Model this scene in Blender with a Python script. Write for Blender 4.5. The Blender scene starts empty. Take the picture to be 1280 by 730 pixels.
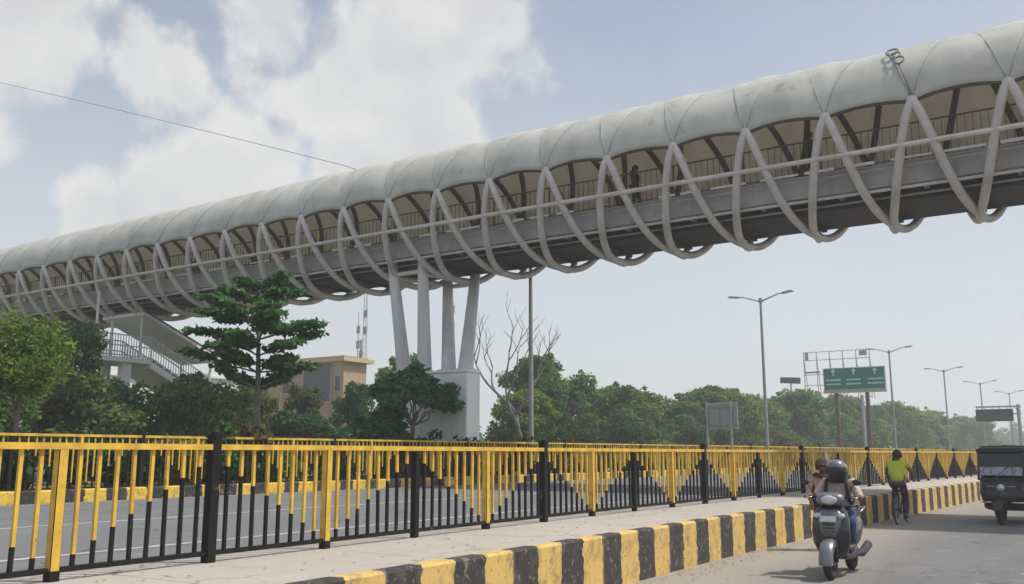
import bpy, bmesh, math, random
import numpy as np
from mathutils import Vector, Matrix
rnd = random.Random(7); R = math.radians
S = bpy.context.scene; COL = S.collection
HAZE_DENSITY = 0.0014

# ------------------------------------------------------------------ materials
def M(name, base, rough=.6, metal=0., var=.15, scale=6., bump=0., trans=0., coat=0., tint=None, spec=.5, streak=0., spots=None):
    m = bpy.data.materials.new(name); m.use_nodes = True
    nt = m.node_tree; N = nt.nodes; L = nt.links; b = N['Principled BSDF']
    b.inputs['Roughness'].default_value = rough; b.inputs['Metallic'].default_value = metal
    b.inputs['Specular IOR Level'].default_value = spec
    if coat: b.inputs['Coat Weight'].default_value = coat
    tc = N.new('ShaderNodeTexCoord')
    n = N.new('ShaderNodeTexNoise'); n.inputs['Scale'].default_value = scale; n.inputs['Detail'].default_value = 6; n.inputs['Roughness'].default_value = .65
    src = tc.outputs['Object']
    if streak:
        mp = N.new('ShaderNodeMapping'); mp.inputs['Scale'].default_value = (1, 1, streak); L.new(src, mp.inputs[0]); src = mp.outputs[0]
    L.new(src, n.inputs['Vector'])
    r = N.new('ShaderNodeValToRGB'); r.color_ramp.elements[0].position = .3; r.color_ramp.elements[1].position = .7
    t = tint or base
    r.color_ramp.elements[0].color = [c * (1 - var) for c in t] + [1]
    r.color_ramp.elements[1].color = [min(1, c * (1 + var)) for c in base] + [1]
    L.new(n.outputs['Fac'], r.inputs['Fac']); cout = r.outputs['Color']
    if spots:
        scol, sthr, sscale = spots; n3 = N.new('ShaderNodeTexNoise'); n3.inputs['Scale'].default_value = sscale; n3.inputs['Detail'].default_value = 7; n3.inputs['Roughness'].default_value = .7
        g3 = N.new('ShaderNodeNewGeometry'); L.new(g3.outputs['Position'], n3.inputs['Vector'])
        mr = N.new('ShaderNodeMapRange'); mr.inputs[1].default_value = sthr; mr.inputs[2].default_value = sthr + .05; L.new(n3.outputs['Fac'], mr.inputs[0])
        mx3 = N.new('ShaderNodeMix'); mx3.data_type = 'RGBA'; L.new(mr.outputs[0], mx3.inputs[0]); L.new(cout, mx3.inputs[6]); mx3.inputs[7].default_value = (*scol, 1); cout = mx3.outputs[2]
    L.new(cout, b.inputs['Base Color'])
    if bump:
        bp = N.new('ShaderNodeBump'); bp.inputs['Strength'].default_value = bump; bp.inputs['Distance'].default_value = .02
        n2 = N.new('ShaderNodeTexNoise'); n2.inputs['Scale'].default_value = scale * 8; n2.inputs['Detail'].default_value = 4
        L.new(tc.outputs['Object'], n2.inputs['Vector']); L.new(n2.outputs['Fac'], bp.inputs['Height']); L.new(bp.outputs['Normal'], b.inputs['Normal'])
    if trans:
        tr = N.new('ShaderNodeBsdfTranslucent'); L.new(r.outputs['Color'], tr.inputs['Color'])
        mx = N.new('ShaderNodeMixShader'); mx.inputs[0].default_value = trans
        L.new(b.outputs[0], mx.inputs[1]); L.new(tr.outputs[0], mx.inputs[2]); L.new(mx.outputs[0], N['Material Output'].inputs[0])
    m['b'] = 1
    return m

def fabric(m, col):
    for n in m.node_tree.nodes:
        if n.type == 'BSDF_TRANSLUCENT':
            for l in list(n.inputs['Color'].links): m.node_tree.links.remove(l)
            n.inputs['Color'].default_value = (*col, 1)
    return m

def leafmat(name, dark, light, trans=.42):
    m = bpy.data.materials.new(name); m.use_nodes = True
    nt = m.node_tree; N = nt.nodes; L = nt.links; b = N['Principled BSDF']
    b.inputs['Roughness'].default_value = .6; b.inputs['Specular IOR Level'].default_value = .18
    g = N.new('ShaderNodeNewGeometry'); oi = N.new('ShaderNodeObjectInfo')
    r = N.new('ShaderNodeValToRGB'); r.color_ramp.elements[0].color = (*dark, 1); r.color_ramp.elements[1].color = (*light, 1)
    L.new(g.outputs['Random Per Island'], r.inputs['Fac'])
    h = N.new('ShaderNodeHueSaturation')
    ma = N.new('ShaderNodeMapRange'); ma.inputs[3].default_value = .95; ma.inputs[4].default_value = 1.55
    L.new(oi.outputs['Random'], ma.inputs[0]); L.new(ma.outputs[0], h.inputs['Value'])
    mh = N.new('ShaderNodeMapRange'); mh.inputs[3].default_value = .495; mh.inputs[4].default_value = .53
    L.new(oi.outputs['Random'], mh.inputs[0]); L.new(mh.outputs[0], h.inputs['Hue'])
    L.new(r.outputs['Color'], h.inputs['Color']); L.new(h.outputs['Color'], b.inputs['Base Color'])
    tr = N.new('ShaderNodeBsdfTranslucent'); L.new(h.outputs['Color'], tr.inputs['Color'])
    mx = N.new('ShaderNodeMixShader'); mx.inputs[0].default_value = trans
    L.new(b.outputs[0], mx.inputs[1]); L.new(tr.outputs[0], mx.inputs[2]); L.new(mx.outputs[0], N['Material Output'].inputs[0])
    return m

def math_node(N, L, op, a, b=None, c=None):
    n = N.new('ShaderNodeMath'); n.operation = op
    for i, v in enumerate((a, b, c)):
        if v is None: continue
        if isinstance(v, (int, float)): n.inputs[i].default_value = v
        else: L.new(v, n.inputs[i])
    return n.outputs[0]

def kerbmat(name, phase, pitch, yel, blk):
    m = bpy.data.materials.new(name); m.use_nodes = True
    nt = m.node_tree; N = nt.nodes; L = nt.links; b = N['Principled BSDF']; b.inputs['Roughness'].default_value = .85
    g = N.new('ShaderNodeNewGeometry'); sp = N.new('ShaderNodeSeparateXYZ'); L.new(g.outputs['Position'], sp.inputs[0])
    n0 = N.new('ShaderNodeTexNoise'); n0.inputs['Scale'].default_value = 9; n0.inputs['Detail'].default_value = 4; L.new(g.outputs['Position'], n0.inputs['Vector'])
    w = math_node(N, L, 'MULTIPLY_ADD', n0.outputs['Fac'], .14, sp.outputs['Y'])
    w = math_node(N, L, 'SUBTRACT', w, phase + .07)
    w = math_node(N, L, 'FRACT', math_node(N, L, 'DIVIDE', w, 2 * pitch))
    s = math_node(N, L, 'GREATER_THAN', w, .5)
    def noisy(c, dirt, sc, lo, hi):
        n = N.new('ShaderNodeTexNoise'); n.inputs['Scale'].default_value = sc; n.inputs['Detail'].default_value = 8; n.inputs['Roughness'].default_value = .7
        L.new(g.outputs['Position'], n.inputs['Vector'])
        r = N.new('ShaderNodeValToRGB'); r.color_ramp.elements[0].position = lo; r.color_ramp.elements[1].position = hi
        r.color_ramp.elements[0].color = (*dirt, 1); r.color_ramp.elements[1].color = (*c, 1)
        L.new(n.outputs['Fac'], r.inputs[0]); return r.outputs[0]
    mx = N.new('ShaderNodeMix'); mx.data_type = 'RGBA'; L.new(s, mx.inputs[0])
    L.new(noisy(blk, [.12, .11, .095], 5, .25, .5), mx.inputs[6]); L.new(noisy(yel, [.30, .2, .085], 6, .3, .52), mx.inputs[7])
    # dust thrown up at the foot of the kerb, and grime chips along the arris
    n3 = N.new('ShaderNodeTexNoise'); n3.inputs['Scale'].default_value = 14; n3.inputs['Detail'].default_value = 6; L.new(g.outputs['Position'], n3.inputs['Vector'])
    jt = math_node(N, L, 'LESS_THAN', math_node(N, L, 'FRACT', math_node(N, L, 'DIVIDE', math_node(N, L, 'SUBTRACT', sp.outputs['Y'], phase), 4 * pitch)), .012)
    n4 = N.new('ShaderNodeTexNoise'); n4.inputs['Scale'].default_value = 3; n4.inputs['Detail'].default_value = 7; n4.inputs['Roughness'].default_value = .7; L.new(g.outputs['Position'], n4.inputs['Vector'])
    chip = math_node(N, L, 'MAXIMUM', math_node(N, L, 'GREATER_THAN', n3.outputs['Fac'], .63), math_node(N, L, 'MAXIMUM', jt, math_node(N, L, 'GREATER_THAN', n4.outputs['Fac'], .635)))
    m2 = N.new('ShaderNodeMix'); m2.data_type = 'RGBA'; L.new(math_node(N, L, 'MULTIPLY', chip, .7), m2.inputs[0])
    L.new(mx.outputs[2], m2.inputs[6]); m2.inputs[7].default_value = (.23, .19, .15, 1)
    L.new(m2.outputs[2], b.inputs['Base Color'])
    bp = N.new('ShaderNodeBump'); bp.inputs['Strength'].default_value = .4; bp.inputs['Distance'].default_value = .015
    L.new(n3.outputs['Fac'], bp.inputs['Height']); L.new(bp.outputs[0], b.inputs['Normal'])
    return m

def roadmat(name, base, dust, dust_at=None, patch=.25, joints=False):
    m = bpy.data.materials.new(name); m.use_nodes = True
    nt = m.node_tree; N = nt.nodes; L = nt.links; b = N['Principled BSDF']; b.inputs['Roughness'].default_value = .9; b.inputs['Specular IOR Level'].default_value = .25
    g = N.new('ShaderNodeNewGeometry')
    def noise(sc, det=6, vec=None):
        n = N.new('ShaderNodeTexNoise'); n.inputs['Scale'].default_value = sc; n.inputs['Detail'].default_value = det; n.inputs['Roughness'].default_value = .65
        L.new(vec or g.outputs['Position'], n.inputs['Vector']); return n.outputs['Fac']
    mp = N.new('ShaderNodeMapping'); mp.inputs['Scale'].default_value = (1, .12, 1); L.new(g.outputs['Position'], mp.inputs[0])
    a = noise(.9, 5, mp.outputs[0]); c = noise(60, 3); d = noise(.35, 4)
    v = math_node(N, L, 'ADD', math_node(N, L, 'MULTIPLY', a, .55), math_node(N, L, 'MULTIPLY', c, .3))
    v = math_node(N, L, 'ADD', v, math_node(N, L, 'MULTIPLY', d, .3))
    r = N.new('ShaderNodeValToRGB'); r.color_ramp.elements[0].position = .35; r.color_ramp.elements[1].position = .8
    r.color_ramp.elements[0].color = [x * (1 - patch) for x in base] + [1]; r.color_ramp.elements[1].color = [x * (1 + patch) for x in base] + [1]
    L.new(v, r.inputs[0]); out = r.outputs[0]
    def over(out, fac, col):
        mx = N.new('ShaderNodeMix'); mx.data_type = 'RGBA'; L.new(fac, mx.inputs[0]); L.new(out, mx.inputs[6]); mx.inputs[7].default_value = (*col, 1); return mx.outputs[2]
    def ramp(x, lo, hi, a=0., b_=1.):
        q = N.new('ShaderNodeMapRange'); q.inputs[1].default_value = lo; q.inputs[2].default_value = hi; q.inputs[3].default_value = a; q.inputs[4].default_value = b_; L.new(x, q.inputs[0]); return q.outputs[0]
    vo = N.new('ShaderNodeTexVoronoi'); vo.feature = 'DISTANCE_TO_EDGE'; vo.inputs['Scale'].default_value = .55
    wv = N.new('ShaderNodeVectorMath'); wv.operation = 'ADD'; nv = N.new('ShaderNodeTexNoise'); nv.inputs['Scale'].default_value = 1.6; nv.inputs['Detail'].default_value = 6
    L.new(g.outputs['Position'], nv.inputs['Vector']); L.new(nv.outputs['Color'], wv.inputs[0]); L.new(g.outputs['Position'], wv.inputs[1]); L.new(wv.outputs[0], vo.inputs['Vector'])
    crack = math_node(N, L, 'MULTIPLY', ramp(vo.outputs['Distance'], .004, .012, 1, 0), ramp(noise(.28, 3), .46, .56))
    out = over(out, math_node(N, L, 'MULTIPLY', crack, .75), [x * .35 for x in base])
    out = over(out, ramp(noise(1.3, 7), .58, .72, 0, .55), [x * .62 for x in base])
    out = over(out, ramp(noise(2.1, 8), .60, .72, 0, .5), [min(1, x * 1.5) for x in dust])
    out = over(out, ramp(noise(9, 3), .70, .74, 0, .6), [x * .5 for x in base])
    if joints:
        spj = N.new('ShaderNodeSeparateXYZ'); L.new(g.outputs['Position'], spj.inputs[0])
        jj = math_node(N, L, 'LESS_THAN', math_node(N, L, 'FRACT', math_node(N, L, 'DIVIDE', spj.outputs['Y'], 2.4)), .008)
        out = over(out, math_node(N, L, 'MULTIPLY', jj, .7), [x * .4 for x in base])
    if dust_at is not None:
        sp = N.new('ShaderNodeSeparateXYZ'); L.new(g.outputs['Position'], sp.inputs[0])
        x = math_node(N, L, 'ADD', sp.outputs['X'], math_node(N, L, 'MULTIPLY', math_node(N, L, 'SUBTRACT', noise(.8, 6, mp.outputs[0]), .5), 2.2))
        y = math_node(N, L, 'MULTIPLY', math_node(N, L, 'MAXIMUM', math_node(N, L, 'SUBTRACT', sp.outputs['Y'], 20), 0), -.05)
        mr = N.new('ShaderNodeMapRange'); mr.inputs[1].default_value = dust_at[0]; mr.inputs[2].default_value = dust_at[1]; mr.inputs[3].default_value = 1; mr.inputs[4].default_value = 0; mr.interpolation_type = 'SMOOTHSTEP'
        L.new(math_node(N, L, 'ADD', x, y), mr.inputs[0])
        mx = N.new('ShaderNodeMix'); mx.data_type = 'RGBA'
        L.new(math_node(N, L, 'MULTIPLY', mr.outputs[0], .9), mx.inputs[0]); L.new(out, mx.inputs[6]); mx.inputs[7].default_value = (*dust, 1); out = mx.outputs[2]
    L.new(out, b.inputs['Base Color'])
    bp = N.new('ShaderNodeBump'); bp.inputs['Strength'].default_value = .35; bp.inputs['Distance'].default_value = .01
    L.new(c, bp.inputs['Height']); L.new(bp.outputs[0], b.inputs['Normal'])
    return m

mt = {}
mt['steel'] = M('painted_steel', (.60, .585, .57), .5, .0, .12, 1.5, tint=(.50, .475, .45), spots=((.36, .31, .26), .63, 3))
mt['fascia'] = M('fascia_steel', (.38, .365, .36), .55, 0, .2, .9, streak=.3, tint=(.32, .30, .29), spots=((.22, .19, .16), .62, 1.4))
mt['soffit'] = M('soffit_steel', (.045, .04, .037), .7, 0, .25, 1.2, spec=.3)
mt['pier'] = M('pier_steel', (.66, .67, .66), .5, 0, .12, 1.6, tint=(.56, .56, .54), streak=.1, spots=((.45, .43, .40), .65, 2))
mt['membrane'] = M('membrane_fabric', (.68, .69, .65), .85, 0, .09, 1.1, trans=.25, tint=(.57, .575, .53), spec=.12, streak=.35, spots=((.46, .45, .40), .62, .9))
fabric(mt['membrane'], (.80, .75, .62))
mt['edge'] = M('dark_edge', (.06, .05, .045), .6, 0, .2, 3)
mt['brown'] = M('brown_and_shaded_steel', (.13, .085, .055), .6, 0, .2, 2)  # brown of railing bars and posts; painted shade on the roof ribs
mt['pale'] = M('pale_panel', (.85, .86, .86), .35, 0, .05, 3)
mt['white_conc'] = M('white_concrete', (.88, .875, .85), .8, 0, .08, 1.6, bump=.25, tint=(.80, .79, .74), streak=.12, spots=((.62, .59, .53), .67, 1.3))
mt['conc'] = roadmat('footpath_concrete', (.42, .385, .335), (.36, .32, .26), None, .15, True)
mt['yellow'] = M('yellow_paint', (.68, .43, .045), .55, 0, .22, 4, tint=(.56, .35, .05), spots=((.20, .10, .04), .635, 7))
mt['black'] = M('black_paint', (.010, .010, .011), .6, 0, .3, 8, spec=.25, spots=((.09, .07, .055), .62, 6))
mt['kerb'] = kerbmat('striped_kerb_paint', 6.09, .495, (.62, .42, .13), (.036, .034, .032))
mt['kerb2'] = kerbmat('striped_median_kerb_paint', 10.67 - .5, .5, (.72, .47, .06), (.03, .03, .03))
mt['asphalt'] = roadmat('dusty_asphalt', (.165, .165, .164), (.33, .295, .245), (-4.6, -2.2), .22)
mt['asphalt2'] = roadmat('grey_asphalt', (.165, .17, .172), (.2, .19, .175), None, .15)
mt['line'] = M('worn_white_line', (.42, .42, .41), .8, 0, .3, 3)
mt['soil'] = roadmat('dry_soil', (.2, .16, .11), (.3, .25, .18), None, .3)
mt['grass'] = M('grass_ground', (.10, .12, .05), .95, 0, .5, .6, tint=(.16, .13, .07))
mt['litter'] = M('dry_litter', (.24, .16, .09), .9, 0, .5, 9)
mt['bark'] = M('bark', (.16, .13, .10), .9, 0, .35, 6, bump=.5)
mt['greybark'] = M('grey_bark', (.17, .155, .14), .9, 0, .3, 6)
mt['leaf_dark'] = leafmat('leaf_dark', (.014, .042, .012), (.055, .12, .03))
mt['leaf_layer'] = leafmat('leaf_layered', (.02, .06, .014), (.085, .17, .04))
mt['leaf_blue'] = leafmat('leaf_bluegreen', (.035, .13, .06), (.13, .29, .15))
mt['leaf_mid'] = leafmat('leaf_mid', (.03, .075, .014), (.15, .25, .05))
mt['leaf_lime'] = leafmat('leaf_lime', (.055, .10, .014), (.22, .29, .05))
mt['leaf_olive'] = leafmat('leaf_olive', (.035, .065, .016), (.16, .22, .055))
mt['leaf_red'] = leafmat('leaf_reddish', (.025, .05, .014), (.15, .09, .03))
mt['leaf_far'] = leafmat('leaf_far', (.05, .09, .035), (.12, .16, .07))
mt['galv'] = M('galvanised_steel', (.36, .37, .37), .45, .4, .1, 3)
mt['lampgrey'] = M('lamp_grey', (.30, .305, .305), .5, .2, .1, 3)
mt['signgreen'] = M('sign_green', (.008, .19, .14), .5, 0, .1, 1)
mt['signwhite'] = M('sign_white', (.55, .7, .66), .5, 0, .1, 4)
mt['signback'] = M('sign_back_grey', (.36, .37, .385), .5, .1, .1, 1.5)
mt['signdark'] = M('sign_dark', (.055, .07, .07), .5, 0, .2, .6)
mt['beige'] = M('beige_trim', (.5, .40, .24), .7, 0, .1, 2)
mt['tan'] = M('tan_render', (.42, .30, .19), .85, 0, .25, .8, tint=(.33, .22, .14), streak=.25, spots=((.22, .17, .13), .6, .8))
mt['pinkwall'] = M('weathered_pink_render', (.45, .35, .30), .85, 0, .25, .7)
mt['bwhite'] = M('white_render', (.68, .68, .66), .85, 0, .1, .5)
mt['window'] = M('dark_window', (.06, .06, .08), .25, 0, .2, 2)
mt['roofdark'] = M('dark_roof', (.10, .095, .09), .7, 0, .2, 2)
mt['rubber'] = M('rubber', (.02, .02, .02), .8, 0, .3, 10)
mt['darkmetal'] = M('dark_metal', (.05, .05, .055), .45, .5, .2, 8)
mt['chrome'] = M('chrome', (.6, .6, .6), .25, .9, .1, 6)
mt['navy'] = M('scooter_dark_paint', (.016, .019, .028), .3, 0, .2, 4, coat=.5)
mt['silver'] = M('scooter_silver_paint', (.16, .165, .18), .35, .3, .1, 4, coat=.4)
mt['lens'] = M('headlight_lens', (.6, .62, .64), .12, .3, .1, 10)
mt['plate'] = M('number_plate', (.6, .6, .58), .5, 0, .1, 8)
mt['seat'] = M('seat_vinyl', (.018, .018, .019), .6, 0, .2, 12)
mt['skin'] = M('skin', (.16, .085, .05), .55, 0, .1, 6)
mt['hair'] = M('hair', (.012, .010, .009), .6, 0, .3, 20)
mt['cream'] = M('cream_shirt', (.52, .42, .37), .85, 0, .12, 3, bump=1.)
mt['jeans'] = M('blue_jeans', (.03, .05, .125), .85, 0, .25, 3, bump=1.)
mt['hivis'] = M('lime_shirt', (.44, .54, .045), .8, 0, .12, 3, bump=1.)
mt['darkcloth'] = M('dark_cloth', (.03, .028, .035), .9, 0, .3, 10)
mt['plum'] = M('plum_cloth', (.06, .035, .05), .9, 0, .3, 3, bump=1.)
mt['pinkcloth'] = M('pale_pink_cloth', (.40, .30, .27), .9, 0, .12, 3, bump=1.)
mt['brownscarf'] = M('brown_scarf', (.06, .03, .02), .9, 0, .3, 10)
mt['whitecloth'] = M('off_white_cloth', (.68, .63, .52), .9, 0, .12, 6)
mt['helmet'] = M('helmet_shell', (.16, .16, .21), .25, 0, .1, 5, coat=.5)
mt['visor'] = M('helmet_visor', (.015, .015, .018), .15, 0, .1, 5)
mt['autoblack'] = M('black_vehicle_paint', (.024, .022, .022), .42, 0, .3, 3, spots=((.10, .085, .065), .6, 4))
mt['autogrey'] = M('grey_windscreen_band', (.33, .32, .36), .4, 0, .5, 7, tint=(.16, .15, .19))
mt['autoglass'] = M('dark_glass', (.03, .032, .03), .12, 0, .2, 4)
mt['wire'] = M('cable_rubber', (.16, .16, .17), .6, 0, .1, 3)
mt['crease'] = M('canopy_crease_dark', (.30, .31, .30), .8, 0, .2, 5)
mt['markgrey'] = M('stain_grey', (.2, .2, .19), .8, 0, .2, 5)

# ------------------------------------------------------------------ mesh building
class MB:
    def __init__(s): s.v = []; s.f = []; s.m = []; s.mats = []
    def mi(s, m):
        if m not in s.mats: s.mats.append(m)
        return s.mats.index(m)
    def add(s, vs, fs, m):
        o = len(s.v); i = s.mi(m); s.v += [tuple(v) for v in vs]
        for f in fs: s.f.append([o + k for k in f]); s.m.append(i)
    def box(s, c, d, m, rot=None, taper=1.):
        vs = []
        for x in (-.5, .5):
            for y in (-.5, .5):
                for z in (-.5, .5):
                    k = taper if z > 0 else 1
                    p = Vector((x * d[0] * k, y * d[1] * k, z * d[2]))
                    if rot is not None: p = rot @ p
                    vs.append(p + Vector(c))
        s.add(vs, [(0, 1, 3, 2), (4, 6, 7, 5), (0, 4, 5, 1), (2, 3, 7, 6), (0, 2, 6, 4), (1, 5, 7, 3)], m)
    def tube(s, pts, r, m, n=8, cap=True, flat=1.):
        pts = [Vector(p) for p in pts]; rs = r if isinstance(r, (list, tuple)) else [r] * len(pts)
        vs = []; fs = []; u = None
        for i, p in enumerate(pts):
            t = (pts[min(i + 1, len(pts) - 1)] - pts[max(i - 1, 0)]).normalized()
            if u is None:
                u = t.orthogonal().normalized()
                if abs(t.z) < .95: u = Vector((0, 0, 1)).cross(t).normalized()
            u = (u - t * u.dot(t)).normalized(); w = t.cross(u)
            for k in range(n):
                a = 2 * math.pi * (k + .5) / n
                vs.append(p + (u * math.cos(a) + w * math.sin(a) * flat) * rs[i])
        for i in range(len(pts) - 1):
            for k in range(n):
                a, b = i * n + k, i * n + (k + 1) % n
                fs.append((a, b, b + n, a + n))
        if cap: fs.append(tuple(range(n))[::-1]); fs.append(tuple(range((len(pts) - 1) * n, len(pts) * n)))
        s.add(vs, fs, m)
    def bar(s, a, b, w, m, h=None): # square bar between two points
        a, b = Vector(a), Vector(b); t = (b - a).normalized()
        u = (Vector((0, 0, 1)).cross(t) if abs(t.z) < .99 else Vector((1, 0, 0))).normalized(); q = t.cross(u); h = h or w
        vs = [p + u * i * w / 2 + q * j * h / 2 for p in (a, b) for i, j in ((-1, -1), (1, -1), (1, 1), (-1, 1))]
        s.add(vs, [(3, 2, 1, 0), (4, 5, 6, 7), (0, 1, 5, 4), (1, 2, 6, 5), (2, 3, 7, 6), (3, 0, 4, 7)], m)
    def loft(s, rings, m, cap=True):
        n = len(rings[0]); vs = [p for r in rings for p in r]; fs = []
        for i in range(len(rings) - 1):
            for k in range(n):
                a, b = i * n + k, i * n + (k + 1) % n; fs.append((a, b, b + n, a + n))
        if cap: fs.append(tuple(range(n))[::-1]); fs.append(tuple(range((len(rings) - 1) * n, len(rings) * n)))
        s.add(vs, fs, m)
    def ell(s, c, d, m, n=12):
        rings = []
        for i in range(n // 2 + 1):
            a = -math.pi / 2 + math.pi * i / (n // 2); rr = max(math.cos(a), .02)
            rings.append([(c[0] + d[0] * rr * math.cos(2 * math.pi * k / n), c[1] + d[1] * rr * math.sin(2 * math.pi * k / n), c[2] + d[2] * math.sin(a)) for k in range(n)])
        s.loft(rings, m)
    def torus(s, c, R0, r, m, n=24, k=8, wide=1.): # axis along X
        vs = []; fs = []
        for i in range(n):
            a = 2 * math.pi * i / n
            for j in range(k):
                b = 2 * math.pi * j / k; q = R0 + r * math.cos(b)
                vs.append((c[0] + r * wide * math.sin(b), c[1] + q * math.cos(a), c[2] + q * math.sin(a)))
        for i in range(n):
            for j in range(k):
                fs.append((i * k + j, i * k + (j + 1) % k, ((i + 1) % n) * k + (j + 1) % k, ((i + 1) % n) * k + j))
        s.add(vs, fs, m)
    def mesh(s, name, smooth=False, bevel=0.):
        me = bpy.data.meshes.new(name); me.from_pydata(s.v, [], s.f)
        for m in s.mats: me.materials.append(m)
        me.polygons.foreach_set('material_index', s.m)
        bm = bmesh.new(); bm.from_mesh(me); bmesh.ops.recalc_face_normals(bm, faces=bm.faces)
        if bevel:
            bmesh.ops.bevel(bm, geom=list(bm.edges), offset=bevel, segments=1, affect='EDGES', clamp_overlap=True)
        bm.to_mesh(me); bm.free()
        if smooth: me.polygons.foreach_set('use_smooth', [True] * len(me.polygons)); 
        if smooth == 'auto': me.set_sharp_from_angle(angle=R(40))
        me.update(); return me
    def build(s, name, parent=None, smooth=False, bevel=0.):
        return link(name, s.mesh(name, smooth, bevel), parent)

def link(name, data, parent=None):
    o = bpy.data.objects.new(name, data); COL.objects.link(o)
    if parent is not None: o.parent = parent
    return o
def tag(o, label=None, cat=None, group=None, kind=None):
    if label: o['label'] = label
    if cat: o['category'] = cat
    if group: o['group'] = group
    if kind: o['kind'] = kind
    return o
def thing(name, label, cat, loc=(0, 0, 0), rz=0., group=None):
    o = link(name, None); o.location = loc; o.rotation_euler = (0, 0, rz); o.empty_display_size = .2
    return tag(o, label, cat, group)
def dup(o, parent=None):
    c = o.copy(); COL.objects.link(c)
    if parent is not None: c.parent = parent
    for ch in list(o.children): dup(ch, c)
    return c
def se(t, p): # signed power
    return math.copysign(abs(t) ** p, t)
def ring_xz(y, zc, hw, hh, n=16, p=.6, xc=0):
    return [(xc + hw * se(math.cos(2 * math.pi * k / n), p), y, zc + hh * se(math.sin(2 * math.pi * k / n), p)) for k in range(n)]
def ring_xy(z, yc, hw, hd, n=16, p=.6, xc=0):
    return [(xc + hw * se(math.cos(2 * math.pi * k / n), p), yc + hd * se(math.sin(2 * math.pi * k / n), p), z) for k in range(n)]

OY = [-200, 14, 21, 30, 40, 50, 80, 104, 125, 150, 250, 450]
OX = [0, 0, .3, .8, 1.5, 2.3, 3.7, 4.8, 5.9, 7.3, 13, 30]
def off(y): return float(np.interp(y, OY, OX))
def head(y): return -math.atan2(off(y + 1) - off(y - 1), 2)

# ------------------------------------------------------------------ the setting
YS = list(np.arange(-40, 60, 2.5)) + list(np.arange(60, 420, 10))
def strip(name, x0, x1, z, m, y0=-40, y1=400, skirt=0.):
    b = MB(); ys = [y for y in YS if y0 <= y <= y1]
    vs = []; fs = []
    prof = [(x0, z), (x1, z)]
    if skirt: prof = [(x0, z - skirt)] + prof + [(x1, z - skirt)]
    n = len(prof)
    for y in ys:
        for x, zz in prof: vs.append((x + off(y), y, zz))
    for i in range(len(ys) - 1):
        for k in range(n - 1): fs.append((i * n + k, i * n + k + 1, (i + 1) * n + k + 1, (i + 1) * n + k))
    b.add(vs, fs, m)
    o = b.build(name); return tag(o, kind='structure')
g = MB(); g.box((0, 0, -.3), (1500, 1500, .5), mt['soil']); tag(g.build('ground'), kind='structure')
strip('road', -5.25, 7.5, 0., mt['asphalt'])
t_ = MB(); ys = YS; vs = []; fs = []
for y in ys: vs += [(-740, y, .57), (-7.2 + off(y), y, .57)]
for i in range(len(ys) - 1): fs.append((2 * i, 2 * i + 1, 2 * i + 3, 2 * i + 2))
t_.add(vs, fs, mt['grass']); tag(t_.build('verge'), kind='structure')
strip('footpath', -7.5, -5.37, .615, mt['conc'], skirt=.7)
strip('carriageway', -18.35, -7.45, .6, mt['asphalt2'])
strip('far_carriageway', -34, -23.1, .6, mt['asphalt2'])
strip('median', -22.9, -18.5, .79, mt['grass'], skirt=.3)
for x in (-12.65, -8.87):
    strip('lane_line', x - .06, x + .06, .604, mt['line'])
strip('edge_line', -18.0, -17.9, .604, mt['line'])
def kerb(name, x0, x1, z0, z1, m, y0, y1):
    b = MB(); rings = []
    y = y0
    while y <= y1:
        o_ = off(y); e = .025
        rings.append([(x0 + o_, y, z0), (x1 + o_, y, z0), (x1 + o_, y, z1 - e), (x1 - e + o_, y, z1), (x0 + e + o_, y, z1), (x0 + o_, y, z1 - e)]); y += 1.
    b.loft(rings, m); return tag(b.build(name), kind='structure')
kerb('kerb', -5.38, -5.2, -.05, .63, mt['kerb'], -10, 200)
kerb('median_kerb', -18.55, -18.3, .5, .86, mt['kerb2'], -10, 200)
kerb('far_kerb', -23.1, -22.9, .5, .86, mt['kerb2'], -10, 200)
kerb('right_kerb', 7.5, 7.7, -.05, .18, mt['conc'], -20, 200)

# dry leaves and grit blown against the kerb
q = np.random.default_rng(5); n = 1500
yy_ = q.uniform(4, 45, n); side = q.random(n) < .75
xx_ = np.where(side, -5.17 + np.abs(q.normal(0, .28, n)), q.uniform(-7.3, -5.5, n)) + np.array([off(v) for v in yy_]); zz_ = np.where(side, .006, .622)
vs = []; fs = []
for i in range(n):
    a = q.uniform(0, 6.28); l = q.uniform(.006, .028); w_ = l * q.uniform(.35, .8); ca, sa = math.cos(a), math.sin(a); k = len(vs)
    for u, v, h_ in ((-l, 0, 0), (0, -w_, .006), (l, 0, .004), (0, w_, .008)): vs.append((xx_[i] + u * ca - v * sa, yy_[i] + u * sa + v * ca, zz_[i] + h_))
    fs.append((k, k + 1, k + 2, k + 3))
b = MB(); b.add(vs, fs, mt['litter']); tag(b.build('leaf_litter'), 'dry leaves and grit scattered along the foot of the kerb', 'litter', kind='stuff')

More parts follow.
